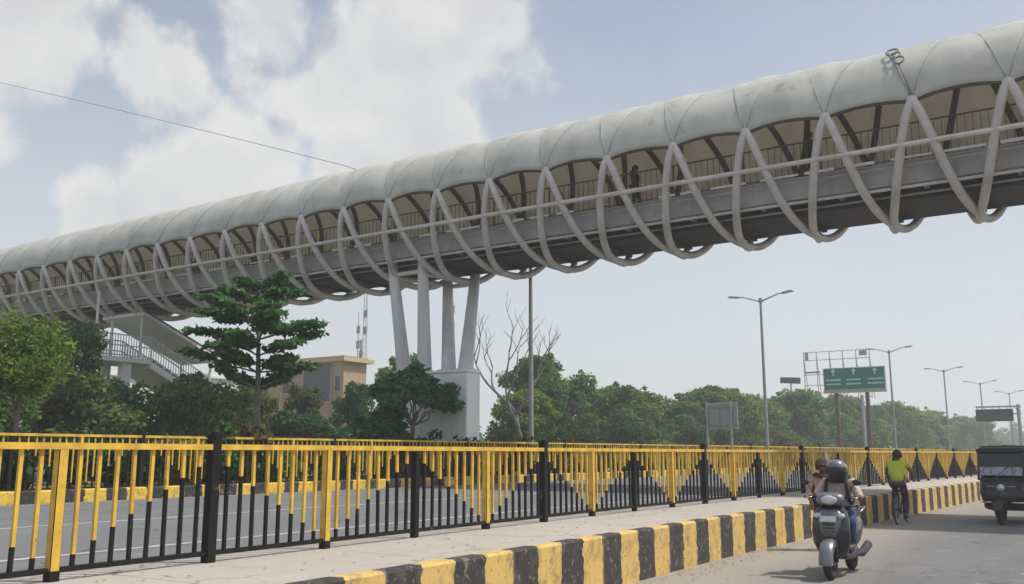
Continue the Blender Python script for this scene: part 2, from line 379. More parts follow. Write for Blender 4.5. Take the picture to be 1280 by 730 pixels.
# ------------------------------------------------------------------ railings
def railing(name, label, X, zb, H, Y0, k0, k1, group, phase=0):
    root = thing(name, label, 'fence', (X, Y0, zb), 0, group)
    P = 1.5
    yp = MB(); yp.box((0, 0, .04), (.09, .09, .09), mt['black']); yp.box((0, 0, H / 2 + .035), (.082, .082, H - .075), mt['yellow'])
    yp = yp.mesh('post', bevel=.006)
    bp = MB(); bp.box((0, 0, H / 2 - .02), (.08, .08, H - .05), mt['black']); bp = bp.mesh('post', bevel=.006)
    tp = MB(); tp.box((0, 0, (H + .06) / 2), (.094, .094, H + .06), mt['black'])
    tp.box((0, 0, H + .075), (.115, .115, .03), mt['black']); tp.ell((0, 0, H + .105), (.04, .04, .035), mt['black'], 10); tp = tp.mesh('post', bevel=.004)
    def panel(rev):
        b = MB(); z0 = .1; z1 = H - .045
        for i in range(1, 9):
            t = i / 9; t = 1 - t if rev else t
            zs = z0 + (z1 - z0) * (.10 + (t * 9 - 1) * .104)
            y = P * i / 9 + rnd.uniform(-.008, .008); lean = rnd.choice([rnd.uniform(-.008, .008), rnd.uniform(-.02, .02)])
            b.bar((0, y, z0), (0, y + lean * .5, zs), .030, mt['black']); b.bar((0, y + lean * .5, zs), (0, y + lean, z1), .029, mt['yellow'])
        b.box((0, P / 2, z0 - .015), (.05, P - .095, .04), mt['black'])
        b.box((0, P / 2, H - .025), (.088, P - .002, .052), mt['yellow'])
        return b.mesh('panel')
    pan = [[panel(0) for _ in range(3)], [panel(1) for _ in range(3)]]
    for k in range(k0, k1):
        y = Y0 + P * k; kk = k + phase
        me = yp if kk % 2 == 0 else (tp if kk % 4 == 1 else bp)
        o = link('post', me, root); o.location = (off(y), y - Y0, 0); o.rotation_euler = (0, 0, head(y))
        if me is not tp: o.scale = (1, 1, .985)
        if k < k1 - 1:
            o = link('panel', rnd.choice(pan[kk % 2]), root); o.location = (off(y), y - Y0, 0)
            y2 = y + P; o.rotation_euler = (0, 0, -math.atan2(off(y2) - off(y), P))
    return root
railing('railing', 'long yellow and black picket railing on the pale footpath nearest the viewer', -7.05, .615, 1.07, 4.27, -3, 62, 'picket railings')
railing('railing', 'second yellow and black picket railing on the striped median across the grey carriageway', -18.62, .79, 1.22, 4.2, -1, 66, 'picket railings', 3)

# ------------------------------------------------------------------ the foot bridge
YC, ZC, A_, B_, SP, X0, EY, EZ = 27.5, 10.641, 2.794, 2.562, 2.229, -3.489, .721, 1.339
ZA = 10.699; PH0 = math.asin(((ZA - ZC) / B_) ** (1 / EZ)); YA = A_ * math.cos(PH0) ** EY
K0, K1 = -5, 25; XO = X0 - SP * 20
def low(t): # t 0 near apex .. 1 bottom .. 2 far apex -> (y, z)
    tt = t if t <= 1 else 2 - t
    ph = PH0 + (-math.pi / 2 - PH0) * tt
    y = A_ * se(max(math.cos(ph), 0), EY); z = ZC + B_ * se(math.sin(ph), EZ)
    return (YC - y if t <= 1 else YC + y), z
def top(t, d=0.): # t 0 near apex .. 1 crown .. 2 far apex
    a = math.pi * t / 2
    return YC - (YA + d) * math.cos(a), ZA + (2.33 + d) * math.sin(a)
bridge = thing('foot_bridge', 'long tubular pedestrian bridge with pale fabric canopy and white diagonal steel tubes', 'bridge', (-20, YC, 8))
XL, XR = X0 - SP * K1, X0 - SP * K0
def B(mb, name, **k):
    o = mb.build(name, bridge, **k); o.matrix_parent_inverse = Matrix.Translation(-Vector((-20, YC, 8))); return o
def Bm(name, me):
    o = link(name, me, bridge); o.matrix_parent_inverse = Matrix.Translation(-Vector((-20, YC, 8))); return o
for sg in (-1, 1):
    b = MB(); b.tube([(sg * SP * t / 2, *low(t)) for t in np.linspace(0, 2, 41)], .12, mt['steel'], 10); me = b.mesh('tube_rib', True)
    b = MB(); b.tube([(sg * SP * t / 2, *top(t, -.07)) for t in np.linspace(0, 2, 25)], .10, mt['brown'], 8); me2 = b.mesh('roof_rib', True)  # roof ribs coloured dark brown for the shade under the canopy
    for k in range(K0, K1 + 1):
        Bm('tube_rib', me).location = (X0 - SP * k, 0, 0); Bm('roof_rib', me2).location = (X0 - SP * k, 0, 0)
for side in (0, 2):
    y, z = low(side)
    b = MB(); b.tube([(XL - 1, y + (.06 if side == 0 else -.06), z - .02), (XR + 1, y + (.06 if side == 0 else -.06), z - .02)], .07, mt['edge'], 8)
    # node plates where the tubes meet
    nb = MB(); nb.ell((0, y, z), (.16, .14, .16), mt['steel'], 12); me = nb.mesh('node', True)
    for k in range(K0, K1 + 1): Bm('node', me).location = (X0 - SP * k, 0, 0)
# side pipe running along the tubes
b = MB(); b.tube([(XL - 1, 24.93, 9.62), (XR + 1, 24.93, 9.62)], .075, mt['steel'], 10); B(b, 'side_pipe', smooth=True)
b = MB(); b.tube([(XL - 1, 30.07, 9.62), (XR + 1, 30.07, 9.62)], .075, mt['steel'], 10); B(b, 'side_pipe', smooth=True)
# deck
b = MB(); L_ = XR - XL + 2; xm = (XL + XR) / 2
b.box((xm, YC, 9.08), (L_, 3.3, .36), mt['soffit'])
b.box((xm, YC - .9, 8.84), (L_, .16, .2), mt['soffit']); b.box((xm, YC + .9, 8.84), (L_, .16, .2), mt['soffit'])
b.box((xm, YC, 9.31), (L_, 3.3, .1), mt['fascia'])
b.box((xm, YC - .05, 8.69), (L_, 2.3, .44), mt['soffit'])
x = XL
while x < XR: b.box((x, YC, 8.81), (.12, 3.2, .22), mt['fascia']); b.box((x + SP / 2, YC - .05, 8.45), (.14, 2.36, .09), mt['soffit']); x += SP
B(b, 'deck')
for s_ in (-1, 1):
    b = MB(); y = YC + s_ * 1.73
    b.box((xm, y, 9.09), (L_, .14, .56), mt['fascia']); b.box((xm, y + s_ * .03, 8.80), (L_, .16, .05), mt['fascia']); b.box((xm, y + s_ * .03, 9.39), (L_, .16, .05), mt['fascia'])
    B(b, 'fascia_girder')
    b = MB(); yr = YC + s_ * 1.70; zr = 10.48
    b.tube([(XL - 1, yr, zr), (XR + 1, yr, zr)], .026, mt['brown'], 6); b.tube([(XL - 1, yr, 9.52), (XR + 1, yr, 9.52)], .02, mt['brown'], 6)
    x = XL - 1; i = 0
    while x < XR + 1:
        b.bar((x, yr, 9.4), (x, yr, zr), .05 if i % 12 == 0 else .016, mt['brown']); x += .1877; i += 1
    B(b, 'deck_railing')
# pale strips added for the white slivers along the fascia top
b = MB(); rr = random.Random(3)
x = XL
while x < XR:
    l = rr.uniform(.4, 1.2)
    if rr.random() < .68:
        b = MB(); b.box((x + l / 2, 25.64, 9.49), (l, .03, rr.uniform(.05, .09)), mt['pale']); B(b, 'toe_board')
    x += l + rr.uniform(.12, .6)
b = MB(); b.tube([(XL - 1, 26.22, 8.60), (XR + 1, 26.22, 8.60)], .035, mt['galv'], 6); B(b, 'service_pipe')
b = MB(); b.tube([(XL - 1, 25.72, 8.69), (XR + 1, 25.72, 8.69)], .045, mt['steel'], 8); B(b, 'service_pipe')
b = MB(); b.tube([(XL - 1, 25.45, 9.22), (XR + 1, 25.45, 9.22)], .022, mt['galv'], 6); B(b, 'service_pipe')
# canopy: bulging diamond fabric between the ribs, scalloped near and far edges
def canopy(xa, xb, far_full):
    nx = max(2, int((xb - xa) / SP * 12)); nt_ = 40; vs = []; fs = []
    ex = 6 if far_full else 0; qk = random.Random(12); kb = [qk.uniform(.35, 1.25) for _ in range(17)]; ks = [qk.uniform(.8, 1.25) for _ in range(17)]
    for i in range(nx + 1):
        x = xa + (xb - xa) * i / nx; u = (x - X0) / SP; fr = u - math.floor(u)
        sc = .034 * ks[int(math.floor(u)) % 17] * math.sin(math.pi * fr) ** .7 if 0 < fr < 1 else 0.
        for j in range(nt_ + 1 + ex):
            if j <= nt_:
                t = sc + (2 - 2 * sc if not far_full else 2 - sc) * j / nt_
                h = abs(math.sin(math.pi * (u - t / 2)) * math.sin(math.pi * (u + t / 2))) ** .55
                y, z = top(t, .045 + .09 * h * kb[(int(math.floor(u)) + (j > nt_ * .5) * 7) % 17])
            else:
                q = (j - nt_) / ex; y, z = top(2, .05 + .1 * abs(math.sin(math.pi * u)) * (1 - q)); z -= q * 1.25; y -= .12 * q
            vs.append((x, y, z))
    n = nt_ + 1 + ex
    for i in range(nx):
        for j in range(n - 1): fs.append((i * n + j, i * n + j + 1, (i + 1) * n + j + 1, (i + 1) * n + j))
    b = MB(); b.add(vs, fs, mt['membrane']); return b, vs, n, nx
for xa, xb, ff in ((XO, XR, True), (XL, XO, False)):
    b, vs, n, nx = canopy(xa, xb, ff); o = B(b, 'canopy', smooth=True)
    md = o.modifiers.new('thick', 'SOLIDIFY'); md.thickness = .012
    e = MB(); e.tube([(p[0], p[1] + .05, p[2] - .035) for p in [vs[i * n] for i in range(nx + 1)]], .045, mt['edge'], 6); B(e, 'edge_cable', smooth=True)
    if not ff:
        e = MB(); e.tube([(p[0], p[1] - .03, p[2] - .035) for p in [vs[i * n + n - 1] for i in range(nx + 1)]], .045, mt['edge'], 6); B(e, 'edge_cable', smooth=True)
# dark lines along the canopy creases over the ribs, thinning up the fabric
for k in range(K0, K1 + 1):
    b = MB()
    for sg in (-1, 1):
        pts = [(X0 - SP * k + sg * SP * t / 2, *top(t, .068)) for t in np.linspace(.02, .72, 10)]
        b.tube(pts, [.018 * (1 - .9 * i / 9) for i in range(10)], mt['crease'], 5)
    B(b, 'canopy_crease')
# grey looped dirt mark on the canopy, shaped as raised tubes
b = MB(); c0 = Vector((X0 - .62, *top(.40, .1))); 
for i, (du, dv, r_) in enumerate(((0, .22, .15), (.1, .02, .13), (.22, -.2, .12))):
    pts = []
    for a in np.linspace(0, 2 * math.pi, 18):
        t = .42 + (dv + r_ * math.sin(a)) * .34; x = X0 - .50 + du + r_ * math.cos(a)
        pts.append((x, *top(t, .17)))
    b.tube(pts, .028, mt['markgrey'], 6)
b.tube([(X0 - .3, *top(.32, .16)), (X0 - .12, *top(.18, .1)), (X0, *top(.04, .09))], .02, mt['markgrey'], 6)
B(b, 'looped_mark', smooth=True)

# pier carrying the bridge
pier = thing('bridge_pier', 'white concrete pedestal with four splayed grey steel columns under the footbridge', 'pier', (-20.5, 26.5, .79))
def P_(mb, name, **k):
    o = mb.build(name, pier, **k); o.matrix_parent_inverse = Matrix.Translation(-Vector((-20.5, 26.5, .79))); return o
b = MB(); b.box((-20.55, 26.62, 2.6), (3.45, .82, 3.7), mt['white_conc']); b.box((-20.55, 26.62, 4.49), (3.53, .90, .1), mt['white_conc']); P_(b, 'pedestal', bevel=.03)
for tx, ty, bx, by in ((-22.4, 26.2, -21.9, 26.5), (-20.9, 26.2, -21.0, 26.55), (-21.62, 28.7, -20.0, 26.7), (-20.2, 28.7, -19.3, 26.75)):
    b = MB(); b.tube([(bx, by, 4.45), (bx + (tx - bx) * .25, by + (ty - by) * .25, 5.6), (tx, ty, 8.95)], [.285, .25, .185], mt['pier'], 16); b.tube([(bx, by, 4.52), (bx, by, 4.6)], .44, mt['pier'], 16); P_(b, 'column', smooth='auto')
for a, c in (((-22.36, 26.2, 8.3), (-20.9, 26.2, 8.3)), ((-21.5, 28.5, 8.1), (-20.2, 28.5, 8.1)), ((-22.36, 26.2, 8.2), (-21.5, 28.5, 8.2)), ((-20.9, 26.2, 8.2), (-20.2, 28.5, 8.2))):
    b = MB(); b.tube([a, c], .09, mt['pier'], 10); P_(b, 'cross_beam', smooth='auto')

# stair tower at the far end of the bridge
st = thing('stair_tower', 'covered stair landing with sloping roof and railed flight below left end of footbridge', 'staircase', (-39, 26, .57))
def St(mb, name, **k):
    o = mb.build(name, st, **k); o.matrix_parent_inverse = Matrix.Translation(-Vector((-39, 26, .57))); return o
sx0, sx1 = -40.4, -38.
b = MB(); b.box(((sx0 + sx1) / 2, 25.6, 5.9), (sx1 - sx0, 3., .22), mt['bwhite']); St(b, 'landing')
b = MB()
b.add([(x, y, z + d) for x in (sx0, sx1) for d in (-.3, .02) for y, z in ((27.1, 5.9), (34.5, 2.4))], [(0, 1, 3, 2), (4, 6, 7, 5), (0, 4, 5, 1), (2, 3, 7, 6), (0, 2, 6, 4), (1, 5, 7, 3)], mt['bwhite'])
for i in range(18):
    t = i / 18; b.box(((sx0 + sx1) / 2, 27.3 + 7.2 * t, 5.95 - 3.4 * t), (sx1 - sx0 - .2, .4, .12), mt['conc'])
St(b, 'stair_flight')
for x in (sx0 + .05, sx1 - .05):
    b = MB()
    for z in (0.1, .55, 1.05): b.bar((x, 24.15, 6.0 + z), (x, 27.1, 6.0 + z), .05, mt['galv']); b.bar((x, 27.1, 6.0 + z), (x, 34.4, 2.5 + z), .05, mt['galv'])
    for i in range(22): b.bar((x, 24.2 + i * .14, 6.), (x, 24.2 + i * .14, 7.05), .03, mt['galv'])
    for i in range(50):
        t = i / 50; b.bar((x, 27.1 + 7.3 * t, 6 - 3.5 * t), (x, 27.1 + 7.3 * t, 7.05 - 3.5 * t), .03, mt['galv'])
    St(b, 'railing_side')
b = MB()
for i in range(16): b.bar((sx0 + .1 + i * .147, 24.15, 6.), (sx0 + .1 + i * .147, 24.15, 7.05), .03, mt['galv'])
b.bar((sx0, 24.15, 7.05), (sx1, 24.15, 7.05), .05, mt['galv']); St(b, 'railing_end')
b = MB(); b.add([(x, y, z + d) for x in (sx0 - .5, sx1 + .35) for d in (0, .16) for y, z in ((26.3, 8.05), (31., 6.2))], [(0, 1, 3, 2), (4, 6, 7, 5), (0, 4, 5, 1), (2, 3, 7, 6), (0, 2, 6, 4), (1, 5, 7, 3)], mt['bwhite'])
b.add([(x, y, z + d) for x in (sx0 - .52, sx1 + .37) for d in (.163, .24) for y, z in ((26.28, 8.06), (31.1, 6.17))], [(0, 1, 3, 2), (4, 6, 7, 5), (0, 4, 5, 1), (2, 3, 7, 6), (0, 2, 6, 4), (1, 5, 7, 3)], mt['roofdark']); St(b, 'roof')
for x, y, zt in ((sx1 - .4, 26, 5.8), (sx0 + .4, 26, 5.8)):
    b = MB(); b.box((x, y, (zt + .57) / 2), (.42, .42, zt - .57), mt['bwhite']); St(b, 'column')
for x, y, zb, zt in ((sx1 - .05, 26.5, 5.9, 7.98), (sx1 - .05, 30.6, 4.2, 6.35), (sx0 + .05, 26.5, 5.9, 7.98), (sx0 + .05, 30.6, 4.2, 6.35), (sx1 - .05, 24.2, 6, 8.9)):
    b = MB(); b.tube([(x, y, zb), (x, y, zt)], .06, mt['pier'], 8); St(b, 'post')

# ------------------------------------------------------------------ trees
def leaves(name, clumps, n, size, mat, seed, up=.5, shell=.5, extra=None, parent=None, long=1.9):
    r = np.random.default_rng(seed)
    vol = np.array([c[1][0] * c[1][1] * c[1][2] for c in clumps]) ** (2 / 3); w = vol / vol.sum()
    ci = r.choice(len(clumps), n, p=w)
    C = np.array([c[0] for c in clumps])[ci]; D = np.array([c[1] for c in clumps])[ci]
    d = r.normal(size=(n, 3)); d /= np.linalg.norm(d, axis=1, keepdims=True)
    rad = r.random(n) ** (shell / 1.5) * (1 + .25 * r.normal(size=n) * .5)
    P = C + d * D * rad[:, None]
    nrm = d * .6 + r.normal(size=(n, 3)) * .7 + np.array([0, 0, up]); nrm /= np.linalg.norm(nrm, axis=1, keepdims=True)
    t = np.cross(nrm, r.normal(size=(n, 3))); t /= np.linalg.norm(t, axis=1, keepdims=True); b = np.cross(nrm, t)
    s = size * (.6 + .8 * r.random(n))[:, None]
    V = np.stack([P - t * s * .5 * long, P + b * s * .5 - nrm * s * .12, P + t * s * .5 * long, P - b * s * .5 - nrm * s * .12], 1).reshape(-1, 3)
    me = bpy.data.meshes.new(name); me.vertices.add(4 * n); me.vertices.foreach_set('co', V.ravel().astype(np.float32))
    me.loops.add(4 * n); me.loops.foreach_set('vertex_index', np.arange(4 * n, dtype=np.int32))
    me.polygons.add(n); me.polygons.foreach_set('loop_start', np.arange(0, 4 * n, 4, dtype=np.int32))
    me.materials.append(mat); me.update(); me.validate(); return me
def limb(b, p0, p1, r0, r1, mat, seed, bend=.12):
    q = random.Random(seed); p0, p1 = Vector(p0), Vector(p1); L0 = (p1 - p0).length; pts = []; rs = []
    for i in range(6):
        t = i / 5; w = math.sin(math.pi * t) * bend * L0
        pts.append(p0.lerp(p1, t) + Vector((q.uniform(-1, 1), q.uniform(-1, 1), q.uniform(-.3, .3))) * w); rs.append(r0 + (r1 - r0) * t)
    b.tube(pts, rs, mat, 7)
def broad(seed, h, rad, base, n, size, mat, flat=.75, nc=11, bark='bark', tr=.14):
    q = random.Random(seed); cl = []
    for i in range(nc):
        a = i * 2.4 + q.uniform(-.5, .5); z = base + (h - base) * (.12 + .8 * (i / (nc - 1)) ** .9) + q.uniform(-.2, .2)
        f = math.sin(math.pi * (.22 + .7 * (z - base) / (h - base))) ; rr = rad * f * q.uniform(.4, .92)
        cr = rad * (q.uniform(.3, .5) if nc < 13 else q.uniform(.2, .42))
        cl.append(((rr * math.cos(a), rr * math.sin(a), min(z, h - cr * flat * .8)), (cr, cr, cr * flat)))
    cl.append(((q.uniform(-.3, .3), q.uniform(-.3, .3), h - rad * .38), (rad * .4, rad * .4, rad * .36)))
    big = list(cl)
    for i in range(int(nc * 1.6)):
        a = q.uniform(0, 6.28); el = q.uniform(-.25, 1.45); c0 = q.choice(big); k = q.uniform(.85, 1.25); cr = rad * q.uniform(.07, .15)
        cl.append(((c0[0][0] + c0[1][0] * k * math.cos(el) * math.cos(a), c0[0][1] + c0[1][1] * k * math.cos(el) * math.sin(a), max(base * .8, c0[0][2] + c0[1][2] * k * 1.1 * math.sin(el))), (cr, cr, cr * .8)))
    me = leaves('crown', cl, n, size, mat, seed)
    cl = big
    b = MB(); zt = base + (h - base) * .35
    b.tube([(0, 0, -.1), (q.uniform(-.1, .1), q.uniform(-.1, .1), base * .6), (q.uniform(-.15, .15), 0, zt)], [tr, tr * .75, tr * .5], mt[bark], 9)
    for i, c in enumerate(cl): limb(b, (0, 0, base * .75 + (zt - base * .75) * (i % 5) / 5), c[0], tr * .4, .02, mt[bark], seed * 31 + i)
    return b.mesh('trunk', True), me
def place(name, kit, x, y, z, label, cat='tree', group=None, s=1., sz=None, rz=None):
    o = thing(name, label, cat, (x, y, z), rz if rz is not None else rnd.uniform(0, 6.28), group)
    o.scale = (s, s, sz or s)
    link('trunk', kit[0], o); link('crown', kit[1], o); return o

# tall layered tree on the median
def layered(seed, h, base, rad, n, size, mat):
    q = random.Random(seed); cl = []; b = MB()
    b.tube([(0, 0, -.1), (.05, .03, h * .4), (-.04, .05, h * .75), (0, 0, h - .1)], [.11, .085, .05, .015], mt['greybark'], 9)
    nl = 7
    for i in range(nl):
        t = i / (nl - 1); z = base + (h - base - .2) * t; rr = rad * (.65, .85, .8, 1.05, .9, .6, .3)[i]
        for k in range(7 if i < 6 else 4):
            if q.random() < .18: continue
            a = k * 2 * math.pi / 7 + i * 1.1 + q.uniform(-.3, .3); L1 = rr * q.uniform(.6, 1.1)
            e = (L1 * math.cos(a), L1 * math.sin(a), z + .16 * L1 + q.uniform(-.22, .25))
            limb(b, (0, 0, z - .15), e, .028, .008, mt['greybark'], seed * 77 + i * 9 + k, .05)
            for f in (.45, .75, .98): cl.append(((e[0] * f, e[1] * f, z - .05 + (e[2] - z + .1) * f), (.18 + .30 * rr * .4, .18 + .30 * rr * .4, .115)))
    return b.mesh('trunk', True), leaves('crown', cl, n, size, mat, seed, up=1.2, shell=.7)
place('layered_tree', layered(5, 5.75, 2.75, 2.05, 7500, .115, mt['leaf_layer']), -20, 17.7, .79, 'tall slim tree with flat dark green layers left of the bridge pier', sz=1.0, rz=.4)
def dome(seed, n, size, mat):
    q = random.Random(seed); cl = []; b = MB(); limb(b, (0, 0, -.1), (.12, .05, 1.7), .10, .065, mt['bark'], 3, .05)
    for i in range(46):
        a = q.uniform(0, 6.28); el = q.uniform(-.1, 1.5); k = q.uniform(.55, 1.0)
        c = (1.32 * k * math.cos(el) * math.cos(a) + .1, 1.2 * k * math.cos(el) * math.sin(a), 2.25 + 1.0 * k * math.sin(el) + q.uniform(-.15, .1)); w = q.uniform(.22, .4); cl.append((c, (w, w, w * .62)))
        if i < 16: limb(b, (.12, .05, 1.55), c, .03, .008, mt['bark'], seed + i, .1)
    for i in range(22):
        c = (q.uniform(-1.7, -.2), q.uniform(-.5, .5), q.uniform(.5, 2.0)); w = q.uniform(.2, .36); cl.append((c, (w, w, w * .65)))
        if i < 8: limb(b, (0, 0, .4), c, .025, .008, mt['bark'], seed + 40 + i, .1)
    return b.mesh('trunk', True), leaves('crown', cl, n, size, mat, seed, up=.8)
place('broad_leaf_tree', dome(31, 9500, .125, mt['leaf_blue']), -20.05, 24.5, .79, 'bushy blue-green tree on the median in front of the white pier pedestal', rz=.5, s=1.15, sz=1.12)
def feather(seed, h, base, rad, n, size, mat):
    q = random.Random(seed); cl = []; b = MB(); b.tube([(0, 0, -.1), (.03, .02, h * .5), (0, 0, h * .75)], [.07, .05, .03], mt['greybark'], 8)
    for i in range(30):
        a = i * 2.4; el = q.uniform(.15, 1.3); L1 = rad * q.uniform(.75, 1.1)
        e = (L1 * math.cos(el) * math.cos(a), L1 * math.cos(el) * math.sin(a), base + .5 + (h - base) * .62 * math.sin(el) + q.uniform(-.2, .3))
        s_ = (0, 0, base + q.uniform(0, .8)); limb(b, s_, e, .02, .006, mt['greybark'], seed + i, .08)
        for f in (.5, .75, 1): cl.append(((e[0] * f, e[1] * f, s_[2] + (e[2] - s_[2]) * f), (.3, .3, .34)))
    return b.mesh('trunk', True), leaves('crown', cl, n, size, mat, seed, up=-.2, shell=.6, long=2.6)
place('feathery_tree', feather(21, 4.25, 1.6, 1.2, 5200, .06, mt['leaf_lime']), -20.1, 11.05, .79, 'feathery lime green young tree on the median at the left edge', sz=.97)
# shrubs of the median hedge
shr = []
for i in range(6):
    q = random.Random(60 + i)
    cl = [((q.uniform(-.35, .35), q.uniform(-.35, .35), q.uniform(.25, .95)), (q.uniform(.22, .4), q.uniform(.22, .4), q.uniform(.2, .36))) for _ in range(6)]
    m_ = [mt['leaf_mid'], mt['leaf_red'], mt['leaf_dark'], mt['leaf_red'], mt['leaf_lime'], mt['leaf_dark']][i]
    b = MB()
    for k in range(5): b.tube([(0, 0, -.05), (cl[k][0][0] * .5, cl[k][0][1] * .5, cl[k][0][2] * .6), cl[k][0]], [.018, .013, .006], mt['bark'], 5)
    shr.append((b.mesh('stem', True), leaves('foliage', cl, 650, .1, m_, 90 + i)))
y = 8.5
while y < 70:
    i = rnd.randrange(6); s_ = rnd.uniform(.85, 1.3)
    o = thing('hedge_shrub', 'leafy hedge shrub growing on the median behind the second railing', 'shrub', (-19.3 + off(y) + rnd.uniform(-.2, .2), y, .79), rnd.uniform(0, 6), 'hedge shrubs along the median')
    o.scale = (s_, s_, s_ * rnd.uniform(.85, 1.1)); link('stem', shr[i][0], o); link('foliage', shr[i][1], o)
    y += rnd.uniform(.65, 1.0)

# kits shared by the trees beyond the far carriageway
kits = {
 'dark': [broad(100 + i, 6.5, 2.8, 1.4, 9000, .15, mt['leaf_dark'], .7, 17) for i in range(3)],
 'mid': [broad(120 + i, 7.5, 3.0, 1.5, 9500, .16, mt['leaf_mid'], .66, 18) for i in range(4)],
 'lime': [broad(140 + i, 6.5, 3.1, 1.2, 9000, .15, mt['leaf_lime'], .55, 16) for i in range(3)],
 'olive': [broad(150 + i, 7.0, 2.8, 1.5, 8500, .15, mt['leaf_olive'], .7, 16) for i in range(2)],
 'bush': [broad(160 + i, 3.4, 2.3, .3, 7500, .12, mt[['leaf_mid', 'leaf_dark', 'leaf_olive', 'leaf_dark'][i]], .62, 14, tr=.07) for i in range(4)],
}
HT = {'dark': 6.5, 'mid': 7.5, 'lime': 6.5, 'olive': 7., 'bush': 3.4}
def far_tree(kind, x, y, h, label, group='trees beyond the far carriageway', name=None, w=1.):
    s = h / HT[kind]
    nm = name or {'dark': 'dark_tree', 'mid': 'roadside_tree', 'lime': 'roadside_tree', 'olive': 'roadside_tree', 'bush': 'bush'}[kind]
    o = place(nm, rnd.choice(kits[kind]), x, y, .57, label, 'bush' if kind == 'bush' else 'tree', group, s * w, s); return o
for kind, x, y, h, w, lab in (
    ('dark', -33, 20.0, 6.0, .6, 'tall dark evergreen tree left of the stair tower'),
    ('bush', -30.5, 15.6, 3.2, 1.2, 'dark bush in deep shade left of the stair tower column'),
    ('bush', -33, 19.5, 3.9, 1.2, 'wide bush below the tall dark evergreen'),
    ('bush', -36, 23.8, 4.0, 1.15, 'rounded bush below the stair landing'),
    ('bush', -34.6, 27.0, 4.2, 1.15, 'leafy bush hiding the foot of the stair flight'),
    ('dark', -40.5, 31.5, 5.0, .8, 'dark small tree just right of the stair flight'),
    ('lime', -36.8, 32.6, 4.3, .75, 'yellow-green round tree in front of the pinkish wall'),
    ('olive', -37, 36, 4.7, .72, 'olive green tree before the tan building'),
    ('bush', -35.8, 34.6, 3.0, 1.3, 'low spreading bush below the tan building'),
    ('dark', -38, 41.5, 5.1, .72, 'dark crowned tree right of the tan building'),
    ('olive', -38.5, 46.5, 7.3, .7, 'tall greyish olive tree behind the pier columns'),
    ('bush', -35.5, 41.5, 3.4, 1.2, 'low dark bush left of the pier pedestal'),
    ('bush', -35.2, 46, 3.3, 1.2, 'green bush just right of the pier pedestal'),
    ('dark', -44, 17.5, 5.2, .9, 'dark tree at the left edge behind the feathery tree'),
    ('bush', -31, 12.2, 3.3, 1.2, 'pale bush under the feathery tree at the left edge')):
    far_tree(kind, x, y, h, lab, w=w)
yy = 48.; i = 0; seq = ['mid', 'lime', 'dark', 'mid', 'lime', 'mid', 'olive', 'lime']
while yy < 235:
    kind = seq[i % 8] if i > 1 else ['olive', 'lime'][i]
    h = {0: 4.6, 1: 5.2, 2: 6.0, 3: 8.2}.get(i, rnd.choice([rnd.uniform(4.8, 6.4), rnd.uniform(6.0, 7.6)]) + .008 * yy)
    if kind == 'dark': kind = rnd.choice(['dark', 'mid', 'dark'])
    lab = {0: 'olive tree under the bare tree just right of the pier', 1: 'low bright green tree at the foot of the bare tree', 2: 'leafy tree directly behind the tall lamp pole and the bare branches',
           3: 'tallest leafy roadside tree, just right of the lamp pole', 4: 'tree halfway between the tallest roadside tree and the sign back'}.get(i)
    lab = lab or ('leafy tree in the row between the tall roadside tree and the grey sign back' if yy < 88 else 'roadside tree in the row left of the green road sign' if yy < 135 else 'small hazy roadside tree in the row running right from under the green sign')
    far_tree(kind, -36.3 + off(yy) + rnd.uniform(-2.6, 2.2), yy, h, lab, 'row of roadside trees right of the pier', w=rnd.uniform(.95, 1.25))
    # low bush filling the foot of the row
    if i % 2 == 0 and yy < 130:
        far_tree('bush', -34 + off(yy), yy + 2, rnd.uniform(2.6, 3.4), 'low bush at the foot of the roadside tree row', 'bushes at the foot of the tree row', w=1.35)
    yy += rnd.uniform(2.2, 3.6) + .018 * (yy - 48); i += 1
# bare tree
bt = thing('bare_tree', 'leafless grey tree with forked bare branches right of the pier', 'tree', (-28.0, 45, .57), .0)
b = MB(); q = random.Random(4)
def grow(p, d, L0, r, lev):
    pts = [p]; dd = d.copy()
    for i in range(4):
        dd = (dd + Vector((q.uniform(-.18, .18), q.uniform(-.18, .18), .09))).normalized(); pts.append(pts[-1] + dd * L0 / 4)
    b.tube(pts, [r * (1 - .14 * i) for i in range(5)], mt['greybark'], 6)
    if lev < 5:
        for k in range(2 if lev else 3):
            a = q.uniform(0, 6.28); sp = q.uniform(.5, 1.0)
            nd = (dd + Vector((math.cos(a) * sp, math.sin(a) * sp * .7, .15))).normalized(); grow(pts[-1 if k else -2], nd, L0 * q.uniform(.62, .84), r * .6, lev + 1)
grow(Vector((0, 0, -.1)), Vector((.03, 0, 1)), 3.5, .2, 0); b.build('trunk', bt, smooth=True)

# far wood beyond the bend, one mass
fw = []; q = random.Random(9)
for i in range(70):
    x = q.uniform(-60, 45); y = 380 + q.uniform(-15, 25); h = q.uniform(5, 11)
    fw.append(((x, y, h * .5), (q.uniform(5, 8), 5, h * .62)))
o = link('far_wood', leaves('far_wood', fw, 16000, 1.5, mt['leaf_far'], 77)); tag(o, 'hazy far wood closing the view at the end of the road', 'wood', kind='stuff')
bb = []
for i in range(120):
    y = q.uniform(120, 330); x = -30 + off(y) + q.uniform(-2, 12); bb.append(((x, y, 1.0), (2.4, 3, q.uniform(.8, 1.7))))
o = link('far_hedge', leaves('far_hedge', bb, 9000, .5, mt['leaf_lime'], 78)); tag(o, 'pale green far hedge and verge growth beside the distant road', 'hedge', kind='stuff')

